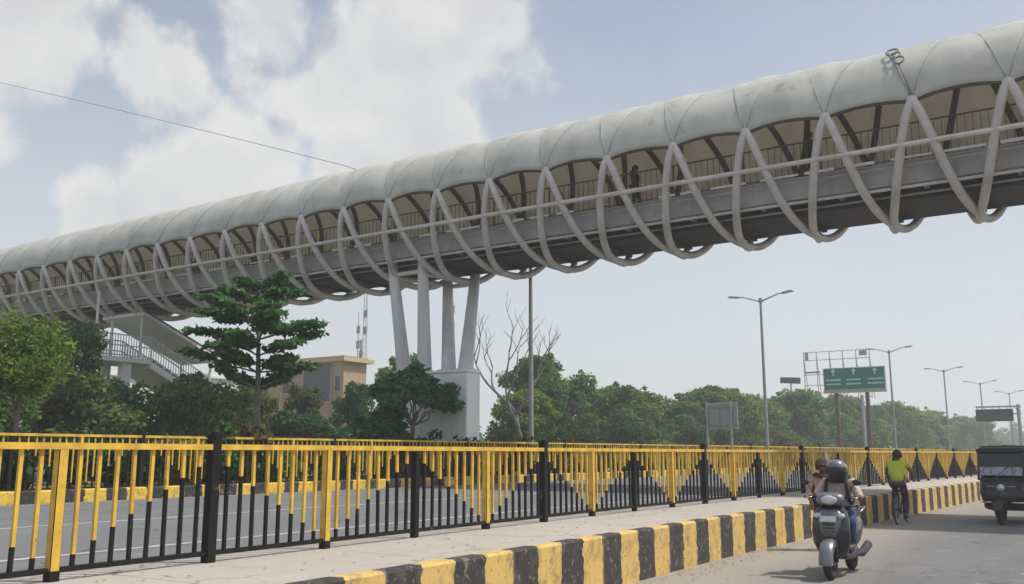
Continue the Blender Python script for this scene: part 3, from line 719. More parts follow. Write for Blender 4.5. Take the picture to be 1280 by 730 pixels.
# ------------------------------------------------------------------ buildings and masts
def building(name, label, x0, x1, y, d, z1, wall, wins, roofover=.4, roofm='beige', rooft=.35):
    root = thing(name, label, 'building', ((x0 + x1) / 2, y, .57)); w = x1 - x0; h = z1 - .57
    b = MB(); b.box((0, d / 2, h / 2), (w, d, h), wall); b.build('wall', root)
    b = MB(); b.box((0, d / 2, h + rooft / 2 + .002), (w + roofover * 2, d + roofover * 2, rooft), mt[roofm]); b.box((0, d / 2, h + rooft + .09), (w + .2, d + .2, .18), wall); b.build('roof', root)
    for (wx, wz, ww, wh) in wins:
        f = MB(); t = .09
        for s_ in (-1, 1): f.box((wx + s_ * (ww / 2 - t / 2), -.03, wz), (t, .1, wh), mt['pinkwall']); f.box((wx, -.03, wz + s_ * (wh / 2 - t / 2)), (ww - 2 * t - .004, .1, t), mt['pinkwall'])
        fo = f.build('window', root); p = MB(); p.box((wx, -.012, wz), (ww - 2 * t, .03, wh - 2 * t), mt['window']); p.build('pane', fo)
    return root
building('tan_building', 'tan rendered building with overhanging roof and large dark window left of the pier', -65.9, -56.6, 60, 3, 9.7, mt['tan'], [(1.45, 7.35, 3.6, 3.6), (-2.4, 7.2, 1.2, 1.5), (4.0, 7.2, .8, 1.5)], .5)
building('pinkish_building', 'weathered pinkish low building joined left of the tan building', -73.5, -66.6, 61, 7, 8.3, mt['pinkwall'], [(-2.4, 6.4, 1.2, 1.5), (0, 6.4, 1.2, 1.5), (2.3, 6.4, 1.2, 1.5)], .25, 'bwhite', .2)
building('white_building', 'white rendered building glimpsed through trees at the left edge', -84, -73.5, 47, 9, 8.4, mt['bwhite'], [(-3, 6.6, 1.3, 1.5), (0, 6.6, 1.3, 1.5), (3, 6.6, 1.3, 1.5)], .3, 'bwhite', .25)
building('white_house', 'small white building seen between the stair flight and the layered tree', -67.5, -61.5, 49.5, 3, 7.7, mt['bwhite'], [(-1.5, 6, 1.2, 1.3), (1.4, 6, 1.2, 1.3)], .25, 'bwhite', .2)
def mast(label, x, y, zt, r, lattice=False):
    root = thing('radio_mast', label, 'mast', (x, y, .57)); b = MB(); h = zt - .57
    if lattice:
        for a in range(3): b.bar((.35 * math.cos(a * 2.09), .35 * math.sin(a * 2.09), 0), (.2 * math.cos(a * 2.09), .2 * math.sin(a * 2.09), h), .045, mt['galv'])
        z = .3; k = 0
        while z < h - .8:
            for a in range(3):
                w = .35 - .15 * z / h
                b.bar((w * math.cos(a * 2.09), w * math.sin(a * 2.09), z), (w * math.cos(a * 2.09 + 2.09), w * math.sin(a * 2.09 + 2.09), z + .7), .022, mt['galv'])
            z += .7
    else: b.tube([(0, 0, 0), (0, 0, h * .6), (0, 0, h)], [r, r * .75, r * .4], mt['galv'], 8)
    b.build('shaft', root)
    a = MB()
    for zz in (.78, .88): a.box((.22, -.1, h * zz), (.16, .12, .8), mt['lampgrey']); a.box((-.22, .1, h * zz), (.16, .12, .8), mt['lampgrey']); a.bar((-.25, 0, h * zz), (.25, 0, h * zz), .05, mt['galv'])
    a.build('antenna', root)
mast('thin lattice mast taller of the two left of the pier', -63.2, 70, 17.9, .1, True)
mast('slim pale mast beside the taller lattice mast', -64.6, 70.5, 16.2, .09)
mast('thick dark pole seen between the left pair of pier columns', -58.3, 70, 15.3, .36)
mast('short dark pole over the roof of the tan building', -63.9, 70.2, 13.2, .28)
mast('thin mast seen between the right pair of pier columns', -52.06, 70, 17.3, .08)

# ------------------------------------------------------------------ street lamps
def street_lamp(label, x, y, zt, zb=.79):
    root = thing('street_lamp', label, 'street lamp', (x, y, zb), head(y), 'double arm street lamps on the median'); h = zt - zb
    b = MB(); b.tube([(0, 0, 0), (0, 0, h * .5), (0, 0, h)], [.105, .085, .065], mt['lampgrey'], 10); b.box((0, 0, .02), (.4, .4, .04), mt['lampgrey']); b.tube([(0, 0, h - .12), (0, 0, h + .14)], .10, mt['lampgrey'], 10); b.build('pole', root, smooth='auto')
    for s_ in (-1, 1):
        b = MB(); pts = [(0, 0, h - .05), (s_ * .45, 0, h + .10), (s_ * .95, 0, h + .27), (s_ * 1.25, 0, h + .33)]; b.tube(pts, [.045, .04, .035, .03], mt['lampgrey'], 8); a = b.build('arm', root, smooth=True)
        b = MB(); rot = Matrix.Rotation(-s_ * R(7), 3, 'Y'); b.box((s_ * 1.55, 0, h + .35), (.68, .26, .09), mt['lampgrey'], rot, .75); b.box((s_ * 1.57, 0, h + .298), (.5, .18, .02), mt['pale'], rot); b.build('lamp_head', a)
for lab, x, y, zt in (
    ('plain tall lamp pole standing right of the pier with its top behind the footbridge', -18.45, 29.9, 10.1),
    ('nearest complete double-arm street lamp standing alone against the sky', -15.6, 49.7, 10),
    ('double-arm street lamp directly right of the green road sign', -14.8, 81.2, 10),
    ('double-arm street lamp third in the receding line against pale sky', -13.7, 103.6, 10),
    ('small distant double-arm street lamp above the dark gantry board', -12.6, 125.2, 10),
    ('farthest double-arm street lamp at the right edge', -11.3, 147.7, 10)):
    street_lamp(lab, x, y, zt)

# ------------------------------------------------------------------ signs
def at0(root_loc): return Matrix.Translation(-Vector(root_loc))
g0 = (-16.4, 75, .57); gs = thing('road_sign', 'wide green direction sign with white arrows on two posts above the trees', 'road sign', g0)
b = MB(); b.box((0, 0, 6.85), (4.7, .14, 1.78), mt['signgreen']); board = b.build('board', gs, bevel=.02)
b = MB()
for s_ in (-1, 1): b.box((s_ * 2.31, -.08, 6.85), (.05, .02, 1.7), mt['signwhite']); b.box((0, -.08, 6.85 + s_ * .85), (4.66, .02, .04), mt['signwhite'])
b.build('border', board)
for cx_ in (-1.55, 0, 1.6):
    b = MB(); b.box((cx_, -.08, 7.3), (.1, .02, .34), mt['signwhite']); b.add([(cx_ - .2, -.092, 7.42), (cx_ + .2, -.092, 7.42), (cx_, -.092, 7.68), (cx_ - .2, -.075, 7.42), (cx_ + .2, -.075, 7.42), (cx_, -.075, 7.68)], [(0, 1, 2), (3, 5, 4), (0, 3, 4, 1), (1, 4, 5, 2), (2, 5, 3, 0)], mt['signwhite']); b.build('arrow', board)
    q = random.Random(int(cx_ * 10) + 50)
    for zz in (6.78, 6.45):
        b = MB(); x = cx_ - .55
        while x < cx_ + .5:
            w = q.uniform(.06, .13); b.box((x + w / 2, -.08, zz), (w, .02, q.uniform(.1, .17)), mt['signwhite']); x += w + q.uniform(.03, .07)
        b.box((cx_, -.074, zz), (1.1, .006, .05), mt['signwhite']); b.build('text_row', board)
b = MB(); b.box((0, -.02, 5.85), (4.75, .3, .2), mt['beige']); b.build('walkway', gs)
for px in (-1.43, .9): b = MB(); b.tube([(px, .12, 0), (px, .12, 6.6)], .17, mt['brown'], 10); b.build('post', gs, smooth='auto')
# hoarding frame
h0 = (-27.1, 115, .57); hs = thing('hoarding_frame', 'bare steel billboard frame standing behind the green road sign', 'billboard frame', h0)
b = MB()
for x in np.linspace(-3.9, 3.9, 6): b.bar((x, 0, 7.6), (x, 0, 13.4), .09, mt['galv']); b.bar((x, 1.6, 7.6), (x, 0, 13), .07, mt['galv'])
for z in (7.7, 9.3, 10.6, 12.4, 13.4): b.bar((-3.95, -.06, z), (3.95, -.06, z), .08, mt['galv'])
b.build('frame', hs)
b = MB(); b.box((-2.9, -.12, 10.9), (1.9, .05, .22), mt['lampgrey']); b.build('bracket_plate', hs)
for x, z, dx, dz in ((-3.5, 12.9, .4, .9), (3.2, 13., .9, .6)): b = MB(); b.box((x, -.15, z), (dx, .1, dz), mt['lampgrey']); b.build('floodlight', hs)
for px in (-2.6, 2.6): b = MB(); b.tube([(px, .7, 0), (px, .7, 8)], .2, mt['galv'], 10); b.build('post', hs, smooth='auto')
# small dark sign
d0 = (-32.8, 115, .57); ds = thing('shop_sign', 'small dark tilted board on a pole over the trees left of the green sign', 'sign', d0)
b = MB(); b.box((0, 0, 10.05), (2.5, .2, .75), mt['signdark'], Matrix.Rotation(R(4), 3, 'Y')); b.build('board', ds); b = MB(); b.tube([(0, .15, 0), (0, .15, 9.7)], .1, mt['lampgrey'], 8); b.build('post', ds)
# sign seen from behind
s0 = (-15.4, 42, .6); ss = thing('road_sign', 'back of a grey metal road sign on two pale posts in front of the trees', 'road sign', s0, -.12)
b = MB(); b.box((.15, 0, 2.75), (1.55, .05, 1.25), mt['signback']); board = b.build('board', ss, bevel=.01)
b = MB()
for z in (2.3, 3.15): b.box((.15, -.05, z), (1.6, .04, .06), mt['lampgrey'])
b.box((0., -.05, 2.75), (.05, .04, 1.2), mt['lampgrey']); b.build('brace', board)
for px in (-.62, .62): b = MB(); b.tube([(px, -.1, -.05), (px, -.1, 3.45)], .055, mt['galv'], 8); b.build('post', ss, smooth='auto')
# dark gantry board on the right
q0 = (-5.95, 85, .6); qs = thing('gantry_sign', 'dark rectangular gantry board on a grey post at the right edge', 'road sign', q0)
b = MB(); b.box((-1.75, 0, 4.1), (2.75, .18, 1.0), mt['signdark']); b.build('board', qs, bevel=.02)
b = MB(); b.tube([(0, .1, -.1), (0, .1, 4.95)], .14, mt['galv'], 10); b.bar((.2, .1, 4.8), (-3.1, .1, 4.8), .12, mt['galv']); b.bar((.2, .1, 4.2), (-3.1, .1, 4.2), .1, mt['galv'])
for i in range(6): b.bar((.2 - i * .55, .1, 4.2), (-.35 - i * .55, .1, 4.8), .05, mt['galv'])
b.build('gantry_arm', qs)

# overhead wire
b = MB(); pts = []
P0, P1, P2 = Vector((-68.5, 34, 29.48)), Vector((-48.45, 34, 22.36)), Vector((-32.5, 34, 16.56))
f1 = (P1.x - P0.x) / (P2.x - P0.x); sag = (P1.z - (P0.z + (P2.z - P0.z) * f1)) / (f1 * (1 - f1))
for fr in np.linspace(-1., 1.0, 22): pts.append((P0.x + (P2.x - P0.x) * fr, 34, P0.z + (P2.z - P0.z) * fr + sag * fr * (1 - fr)))
e_ = Vector((X0 - SP * 6, 30.25, ZA + .05))
for t in (.25, .5, .75, 1): pts.append(tuple(P2.lerp(e_, t) - Vector((0, 0, .35 * math.sin(math.pi * t)))))
b.tube(pts, .016, mt['wire'], 6); tag(b.build('overhead_wire', smooth=True), 'thin dark cable slanting across the cloudy sky to the footbridge canopy', 'cable')

# ------------------------------------------------------------------ people
def bake(o, name, parent, mats, smooth=True):
    dg = bpy.context.evaluated_depsgraph_get(); me = bpy.data.meshes.new_from_object(o.evaluated_get(dg)); old = o.data
    bpy.data.objects.remove(o); bpy.data.meshes.remove(old); me.name = name; me.materials.clear()
    for m in mats: me.materials.append(m)
    me.polygons.foreach_set('use_smooth', [True] * len(me.polygons)); return link(name, me, parent)
def skin(name, verts, edges, radii, mat, parent, sub=2, root=0):
    me = bpy.data.meshes.new('tmp'); me.from_pydata([tuple(v) for v in verts], edges, []); o = bpy.data.objects.new('tmp', me); COL.objects.link(o)
    md = o.modifiers.new('s', 'SKIN'); md.use_smooth_shade = True
    sv = me.skin_vertices[0].data
    for i, r_ in enumerate(radii): sv[i].radius = r_ if isinstance(r_, tuple) else (r_, r_); sv[i].use_root = (i == root)
    s2 = o.modifiers.new('u', 'SUBSURF'); s2.levels = sub; s2.render_levels = sub
    return bake(o, name, parent, [mat])
def chain(V, E, Rr, start, pts):
    p = start
    for q_, r_ in pts: V.append(Vector(q_)); Rr.append(r_); E.append((p, len(V) - 1)); p = len(V) - 1
    return p
def person(root, J, top_mat, leg_mat, skin_m, shoe_m, sleeve=.55, hairfn=None, open_coat=False, hands=True, shirt_long=.0, bulk=1.):
    V = [Vector(J['pelvis'])]; E = []; Rr = [(.135, .11)]
    pel = Vector(J['pelvis']); ch = Vector(J['chest']); nk = Vector(J['neck']); hd = Vector(J['head'])
    w = chain(V, E, Rr, 0, [(pel.lerp(ch, .45), (.125, .1)), (ch, (.12, .085))]); cidx = w
    n = chain(V, E, Rr, cidx, [(nk, .058), (nk.lerp(hd, .4), .06), (hd, (.085, .098)), (hd + (hd - nk).normalized() * .085, (.06, .07))])
    for s_ in 'lr':
        sh, el, wr = (Vector(J[k + s_]) for k in ('sho_', 'elb_', 'wri_'))
        k = chain(V, E, Rr, cidx, [(sh, .06), (sh.lerp(el, .5), .047), (el, .04), (el.lerp(wr, .4), .038), (wr, .027)])
        hp = Vector(J['hip_' + s_]); kn, an, to = (Vector(J[k2 + s_]) for k2 in ('knee_', 'ank_', 'toe_'))
        chain(V, E, Rr, 0, [(hp, .095), (hp.lerp(kn, .5), .078), (kn, .056), (kn.lerp(an, .35), .055), (an, .036), (an.lerp(to, .5), .038), (to, .03)])
        # hand: palm and five curled fingers
        d = (wr - el).normalized(); g_ = Vector(J.get('grip_' + s_, (wr + d * .17 + Vector((0, 0, -.03))))); 
        fd = (g_ - wr).normalized(); side = fd.cross(Vector((0, 0, 1))); side = side.normalized() if side.length > .1 else Vector((1, 0, 0)); dn = side.cross(fd).normalized()
        if dn.z > 0: dn = -dn
        palm = chain(V, E, Rr, k, [(wr + fd * .055, (.034, .024))])
        for f, (o_, L1) in enumerate(((-.03, .068), (-.01, .078), (.01, .074), (.03, .058))):
            b0 = wr + fd * .095 + side * o_
            chain(V, E, Rr, palm, [(b0, .0115), (b0 + fd * L1 * .45 + dn * .012, .0105), (b0 + fd * L1 * .6 + dn * .045, .0085)])
        th = wr + fd * .04 + side * (.034 if s_ == 'l' else -.034)
        chain(V, E, Rr, palm, [(th, .0125), (th + fd * .035 + dn * .02, .0095)])
    skin('body', V, E, Rr, skin_m, root)
    body = root.children[-1]
    # shirt
    V = [pel + Vector((0, 0, -.03 - shirt_long)), pel.lerp(ch, .45)]; E = [(0, 1)]; Rr = [(.158 + shirt_long * .3, .135), (.152, .125)]
    c = chain(V, E, Rr, 1, [(ch, (.172, .14))]); chain(V, E, Rr, c, [(ch.lerp(nk, .5), (.12, .11)), (ch.lerp(nk, .85), (.08, .08))])
    for s_ in 'lr':
        sh, el, wr = (Vector(J[k + s_]) for k in ('sho_', 'elb_', 'wri_')); pts = [(sh, .077), (sh.lerp(el, .5), .066)]
        if sleeve > .5: pts += [(el, .058)]
        if sleeve > .9: pts += [(el.lerp(wr, .85), .045)]
        chain(V, E, Rr, c, pts)
    Rr = [(a * bulk, c_ * bulk) if isinstance(x, tuple) else x * max(bulk, .9) for x in Rr for a, c_ in [x if isinstance(x, tuple) else (x, x)]]
    skin('shirt', V, E, Rr, top_mat, root)
    V = [pel + Vector((0, 0, .04))]; E = []; Rr = [(.147, .122)]
    for s_ in 'lr':
        hp = Vector(J['hip_' + s_]); kn, an = Vector(J['knee_' + s_]), Vector(J['ank_' + s_])
        chain(V, E, Rr, 0, [(hp, .108), (hp.lerp(kn, .5), .092), (kn, .073), (kn.lerp(an, .5), .068), (an.lerp(kn, .1), .058)])
    skin('trousers', V, E, Rr, leg_mat, root)
    for s_ in 'lr':
        an, to = Vector(J['ank_' + s_]), Vector(J['toe_' + s_]); d = (to - an); d.z = 0; d.normalize()
        skin('shoe', [an - d * .05 + Vector((0, 0, -.035)), an + d * .05 + Vector((0, 0, -.03)), to + d * .015], [(0, 1), (1, 2)], [.045, .047, .036], shoe_m, root, 1)
    # face: nose, eyes, mouth line, ears
    f = Vector(J.get('face', (0, 1, 0))).normalized(); rt_ = f.cross(Vector((0, 0, 1))).normalized()
    b = MB()
    c = hd + f * .092; b.ell(c + Vector((0, 0, -.01)), (.016, .02, .024), skin_m, 8)
    for s_ in (-1, 1): b.ell(hd + rt_ * s_ * .088 + Vector((0, 0, -.005)), (.014, .022, .03), skin_m, 8)
    b.build('facial_relief', body, smooth=True)
    b = MB()
    for s_ in (-1, 1): b.ell(hd + f * .086 + rt_ * s_ * .034 + Vector((0, 0, .018)), (.013, .011, .008), mt['hair'], 8)
    b.ell(hd + f * .088 + Vector((0, 0, -.045)), (.024, .01, .006), mt['brownscarf'], 8); b.build('eyes_and_mouth', body, smooth=True)
    return body
def hair(root, hd, f, m, r=.108, low_=-.4, name='hair'):
    b = MB(); n = 14; rings = []
    f = Vector(f).normalized(); rt_ = f.cross(Vector((0, 0, 1))).normalized(); hd = Vector(hd)
    for i in range(9):
        a = math.pi / 2 - (math.pi / 2 + .55) * i / 8; ring = []
        for k in range(n):
            t = 2 * math.pi * k / n; ff = math.cos(t); aa = max(a, .25) if ff > .35 else a
            ring.append(hd + f * (r * 1.12 * max(math.cos(aa), .05) * ff - .012) + rt_ * r * max(math.cos(aa), .05) * math.sin(t) + Vector((0, 0, .025 + r * 1.12 * math.sin(aa))))
        rings.append(ring)
    b.loft(rings, m); return b.build(name, root, smooth=True)

# ------------------------------------------------------------------ two-wheelers
def wheel(root, loc, r, tr, rimr, spokes, rim_m, wide=1.1, name='wheel'):
    w = MB(); w.tube([(-.06, 0, 0), (.06, 0, 0)], .03 if spokes > 8 else .06, mt['darkmetal'], 10); wo = w.build(name, root, smooth='auto'); wo.location = loc
    t = MB(); t.torus((0, 0, 0), r - tr, tr, mt['rubber'], 28, 10, wide); t.build('tyre', wo, smooth=True)
    t = MB(); t.torus((0, 0, 0), rimr, .012 if spokes > 8 else .02, rim_m, 28, 6, 1.8)
    for i in range(spokes):
        a = 2 * math.pi * i / spokes; t.bar((.02 * (-1) ** i, 0, 0), (0, rimr * math.cos(a), rimr * math.sin(a)), .005 if spokes > 8 else .04, rim_m)
    t.build('rim', wo, smooth='auto'); return wo
def scooter(label, loc, rz, group=None):
    r = thing('scooter', label, 'scooter', loc, rz, group)
    wheel(r, (0, .64, .225), .225, .05, .15, 5, mt['silver']); wheel(r, (0, -.63, .225), .225, .052, .15, 5, mt['darkmetal'])
    b = MB() # front mudguard
    rings = []
    for a in np.linspace(R(-5), R(150), 9):
        hw = .085; q_ = .265
        c = (0, .64 + q_ * math.cos(a), .225 + q_ * math.sin(a)); rings.append([(x * hw, .64 + (q_ + dz) * math.cos(a), .225 + (q_ + dz) * math.sin(a)) for x, dz in ((-1, -.07), (-.95, .0), (-.5, .03), (.5, .03), (.95, .0), (1, -.07), (.7, -.01), (-.7, -.01))])
    b.loft(rings, mt['silver']); b.build('front_mudguard', r, smooth='auto')
    b = MB()
    for s_ in (-1, 1): b.tube([(s_ * .085, .64, .225), (s_ * .07, .57, .5), (s_ * .03, .5, .62)], .024, mt['darkmetal'], 8)
    b.tube([(0, .5, .6), (0, .36, 1.0)], .03, mt['darkmetal'], 8); b.build('front_fork', r, smooth=True)
    b = MB() # apron: broad leg shield with a central beak
    b.loft([ring_xy(z, y, hw, hd, 18, .7) for z, y, hw, hd in ((.26, .40, .13, .05), (.33, .43, .19, .07), (.45, .47, .235, .09), (.6, .48, .245, .10), (.75, .455, .235, .10), (.86, .42, .20, .085), (.93, .39, .13, .06))], mt['navy']); b.build('apron', r, smooth=True)
    b = MB(); b.loft([ring_xy(z, y, hw, hd, 14, .75) for z, y, hw, hd in ((.5, .56, .05, .03), (.6, .57, .11, .045), (.72, .545, .15, .05), (.83, .5, .16, .05), (.88, .47, .1, .04))], mt['silver']); b.build('front_panel', r, smooth=True)
    for zz in (.60, .645, .69):
        g_ = MB(); g_.box((0, .603 if zz < .62 else .612, zz), (.15, .02, .018), mt['darkmetal']); g_.build('grille_bar', r)
    b = MB(); b.box((0, .625, .762), (.2, .012, .075), mt['plate'], Matrix.Rotation(R(18), 3, 'X')); b.build('number_plate', r)
    for s_ in (-1, 1): b = MB(); b.ell((s_ * .15, .55, .80), (.055, .03, .035), mt['lens'], 10); b.build('indicator', r, smooth=True)
    b = MB(); b.loft([ring_xz(y, z, hw, hh, 16, .75) for y, z, hw, hh in ((.52, 1.0, .09, .05), (.49, 1.0, .16, .075), (.42, 1.01, .19, .085), (.34, 1.03, .16, .07), (.28, 1.03, .1, .04))], mt['silver']); b.build('handlebar_cowl', r, smooth=True)
    b = MB(); b.ell((0, .5, 1.0), (.115, .045, .062), mt['lens'], 14); b.build('headlight', r, smooth=True)
    for s_ in (-1, 1):
        b = MB(); b.tube([(s_ * .15, .37, 1.02), (s_ * .26, .33, 1.03), (s_ * .37, .29, 1.03)], .019, mt['rubber'], 8); b.tube([(s_ * .25, .36, 1.03), (s_ * .34, .37, 1.02)], .009, mt['chrome'], 6); b.build('handlebar', r, smooth=True)
        b = MB(); b.tube([(s_ * .2, .36, 1.05), (s_ * .27, .38, 1.16), (s_ * .31, .37, 1.2)], .007, mt['darkmetal'], 6); b.ell((s_ * .335, .37, 1.225), (.065, .018, .042), mt['darkmetal'], 12); b.build('mirror', r, smooth=True)
    b = MB(); b.loft([ring_xz(y, z, hw, hh, 14, .5) for y, z, hw, hh in ((.42, .3, .17, .05), (.2, .27, .2, .05), (0, .27, .2, .055), (-.15, .32, .2, .08))], mt['darkmetal']); b.build('floorboard', r, smooth='auto')
    b = MB(); b.loft([ring_xz(y, z, hw, hh, 16, .7) for y, z, hw, hh in ((-.08, .48, .12, .18), (-.2, .5, .18, .2), (-.4, .54, .2, .19), (-.65, .6, .18, .14), (-.85, .66, .11, .08), (-.93, .68, .05, .04))], mt['navy']); b.build('rear_body', r, smooth=True)
    b = MB(); b.loft([ring_xz(y, z, hw, hh, 14, .7) for y, z, hw, hh in ((-.05, .72, .08, .04), (-.15, .735, .14, .055), (-.4, .755, .155, .06), (-.7, .79, .14, .055), (-.82, .79, .09, .04))], mt['seat']); b.build('seat', r, smooth=True)
    b = MB(); b.tube([(-.13, -.75, .78), (-.16, -.95, .84), (.16, -.95, .84), (.13, -.75, .78)], .013, mt['chrome'], 8); b.build('grab_rail', r, smooth=True)
    b = MB(); b.tube([(-.15, -.2, .26), (-.19, -.4, .26), (-.2, -.8, .34)], [.03, .055, .06], mt['darkmetal'], 10); b.build('exhaust', r, smooth='auto')
    b = MB(); b.loft([ring_xz(y, z, hw, hh, 12, .6, .14) for y, z, hw, hh in ((-.2, .25, .05, .07), (-.45, .24, .07, .09), (-.68, .24, .06, .08))], mt['darkmetal']); b.build('engine', r, smooth='auto')
    b = MB(); b.box((0, -.93, .66), (.16, .03, .07), mt['brownscarf']); b.build('tail_light', r)
    return r
SC = (-3.18, 13.1, 0.)
scooter('dark scooter with silver headlight cowl ridden towards the viewer', SC, math.pi + .02)
rid = thing('person', 'scooter rider in helmet, cream shirt and blue jeans with dark backpack straps', 'person', SC, math.pi + .02)
J = dict(pelvis=(0, -.22, .82), chest=(0, -.13, 1.12), neck=(0, -.09, 1.27), head=(0, -.04, 1.375), face=(0, 1, -.05),
  sho_l=(-.18, -.1, 1.21), sho_r=(.18, -.1, 1.21), elb_l=(-.30, .0, 1.0), elb_r=(.30, .0, 1.0), wri_l=(-.31, .2, 1.05), wri_r=(.31, .2, 1.05), grip_l=(-.33, .33, 1.05), grip_r=(.33, .33, 1.05),
  hip_l=(-.1, -.18, .80), hip_r=(.1, -.18, .80), knee_l=(-.2, .22, .72), knee_r=(.2, .22, .72), ank_l=(-.17, .14, .40), ank_r=(.17, .14, .40), toe_l=(-.18, .32, .355), toe_r=(.18, .32, .355))
person(rid, J, mt['cream'], mt['jeans'], mt['skin'], mt['darkcloth'])
HZ = 1.375; HY = -.04
b = MB(); b.loft([ring_xy(HZ + z, HY, a, c_, 16, .95) for z, a, c_ in ((.0, .128, .138), (.03, .13, .142), (.08, .12, .13), (.125, .085, .095), (.145, .03, .035))], mt['helmet']); b.build('helmet', rid, smooth=True)
b = MB(); rings = []
for z, o_ in ((-.10, .145), (-.05, .158), (.0, .162), (.045, .155)):
    rings.append([(o_ * .93 * math.sin(t), HY + o_ * math.cos(t), HZ + z) for t in np.linspace(-1.25, 1.25, 12)] + [((o_ - .012) * .93 * math.sin(t), HY + (o_ - .012) * math.cos(t), HZ + z) for t in np.linspace(1.25, -1.25, 12)])
b.loft(rings, mt['visor']); b.build('visor', rid, smooth='auto')
b = MB(); b.loft([ring_xy(HZ + z, HY, a, c_, 14, 1) for z, a, c_ in ((-.17, .10, .10), (-.13, .12, .13), (-.06, .125, .135), (-.005, .127, .137))], mt['darkcloth']); b.build('face_scarf', rid, smooth=True)
for s_ in (-1, 1):
    b = MB(); pts = [(s_ * .11, -.22, 1.27), (s_ * .115, -.1, 1.30), (s_ * .125, .03, 1.24), (s_ * .14, .05, 1.1), (s_ * .15, .0, .98), (s_ * .16, -.12, .92)]
    b.tube(pts, .026, mt['darkcloth'], 8, flat=.5); b.build('backpack_strap', rid, smooth=True)
b = MB(); b.loft([ring_xy(z, -.36, a, c_, 14, .6) for z, a, c_ in ((.9, .13, .06), (.95, .15, .09), (1.12, .15, .1), (1.24, .12, .07))], mt['darkcloth']); b.build('backpack', rid, smooth=True)

# cyclist in lime shirt, seen from behind
BC = (-4.22, 23.3, 0.); brz = -.03
bi = thing('bicycle', 'dark bicycle ridden away from viewer beside the striped kerb', 'bicycle', BC, brz)
for y in (-.5, .52): wheel(bi, (0, y, .34), .34, .02, .31, 18, mt['galv'], 1.)
b = MB(); T = lambda p, q_, r_=.017: b.tube([p, q_], r_, mt['darkmetal'], 8)
T((0, -.15, .3), (0, -.27, .82)); T((0, -.15, .3), (0, .33, .72)); T((0, -.25, .75), (0, .33, .8)); T((0, .36, .68), (0, .3, .98), .02); T((0, .37, .68), (0, .52, .34), .014)
for s_ in (-1, 1): T((s_ * .04, -.5, .34), (s_ * .02, -.15, .3), .011); T((s_ * .04, -.5, .34), (s_ * .02, -.25, .74), .01); T((s_ * .045, .52, .34), (s_ * .03, .37, .7), .012)
b.build('frame', bi, smooth=True)
b = MB(); b.tube([(-.28, .18, 1.0), (-.2, .28, 1.02), (0, .31, 1.0), (.2, .28, 1.02), (.28, .18, 1.0)], .013, mt['chrome'], 8); b.build('handlebar', bi, smooth=True)
b = MB(); b.loft([ring_xz(y, .86, hw, .03, 12, .8) for y, hw in ((-.42, .09), (-.36, .11), (-.25, .07), (-.12, .025))], mt['seat']); b.build('saddle', bi, smooth=True)
b = MB(); b.tube([(-.03, -.15, .3), (.03, -.15, .3)], .09, mt['darkmetal'], 16); b.tube([(.05, -.15, .3), (.06, -.1, .14)], .012, mt['chrome'], 6); b.tube([(-.05, -.15, .3), (-.06, -.2, .46)], .012, mt['chrome'], 6); b.box((.11, -.1, .13), (.09, .07, .02), mt['rubber']); b.box((-.11, -.2, .46), (.09, .07, .02), mt['rubber']); b.build('pedals', bi)
b = MB(); rings = []
for a in np.linspace(R(40), R(200), 10): rings.append([(x, -.5 + (.365 + d) * math.cos(a), .34 + (.365 + d) * math.sin(a)) for x, d in ((-.03, 0), (-.03, .008), (.03, .008), (.03, 0))])
b.loft(rings, mt['darkmetal']); b.box((0, -.62, .72), (.16, .34, .015), mt['darkmetal']); b.build('rear_mudguard', bi)
cy = thing('person', 'cyclist in bright lime shirt seen from behind with dark hair', 'person', BC, brz)
J = dict(pelvis=(0, -.3, .95), chest=(0, -.16, 1.27), neck=(0, -.1, 1.44), head=(0, -.06, 1.545), face=(0, 1, 0),
  sho_l=(-.19, -.14, 1.38), sho_r=(.19, -.14, 1.38), elb_l=(-.28, -.02, 1.15), elb_r=(.28, -.02, 1.15), wri_l=(-.26, .12, 1.02), wri_r=(.26, .12, 1.02), grip_l=(-.27, .22, 1.0), grip_r=(.27, .22, 1.0),
  hip_l=(-.1, -.26, .9), hip_r=(.1, -.26, .9), knee_l=(-.12, .05, .80), knee_r=(.12, -.02, .56), ank_l=(-.11, -.2, .53), ank_r=(.11, -.14, .19), toe_l=(-.115, -.04, .5), toe_r=(.115, .02, .16))
person(cy, J, mt['hivis'], mt['plum'], mt['skin'], mt['darkcloth'], sleeve=.5)
hair(cy, J['head'], J['face'], mt['hair'], .112)

# woman on the road behind the scooter
wm = thing('person', 'pedestrian in pale pink clothes and dark brown scarf walking behind the scooter', 'person', (-4.16, 16.2, 0), math.pi + .3)
J = dict(pelvis=(0, 0, .83), chest=(0, .02, 1.13), neck=(0, .04, 1.27), head=(0, .07, 1.37), face=(0, 1, -.15),
  sho_l=(-.17, .02, 1.22), sho_r=(.17, .02, 1.22), elb_l=(-.22, .0, .97), elb_r=(.24, .02, .97), wri_l=(-.2, .14, .78), wri_r=(.22, .16, .8),
  hip_l=(-.09, 0, .8), hip_r=(.09, 0, .8), knee_l=(-.1, .12, .45), knee_r=(.1, .0, .44), ank_l=(-.1, .1, .085), ank_r=(.1, -.2, .11), toe_l=(-.11, .25, .045), toe_r=(.11, -.06, .045))
person(wm, J, mt['pinkcloth'], mt['darkcloth'], mt['skin'], mt['brownscarf'], sleeve=.95, shirt_long=.22, bulk=.86)
hair(wm, J['head'], J['face'], mt['brownscarf'], .118, name='head_scarf')
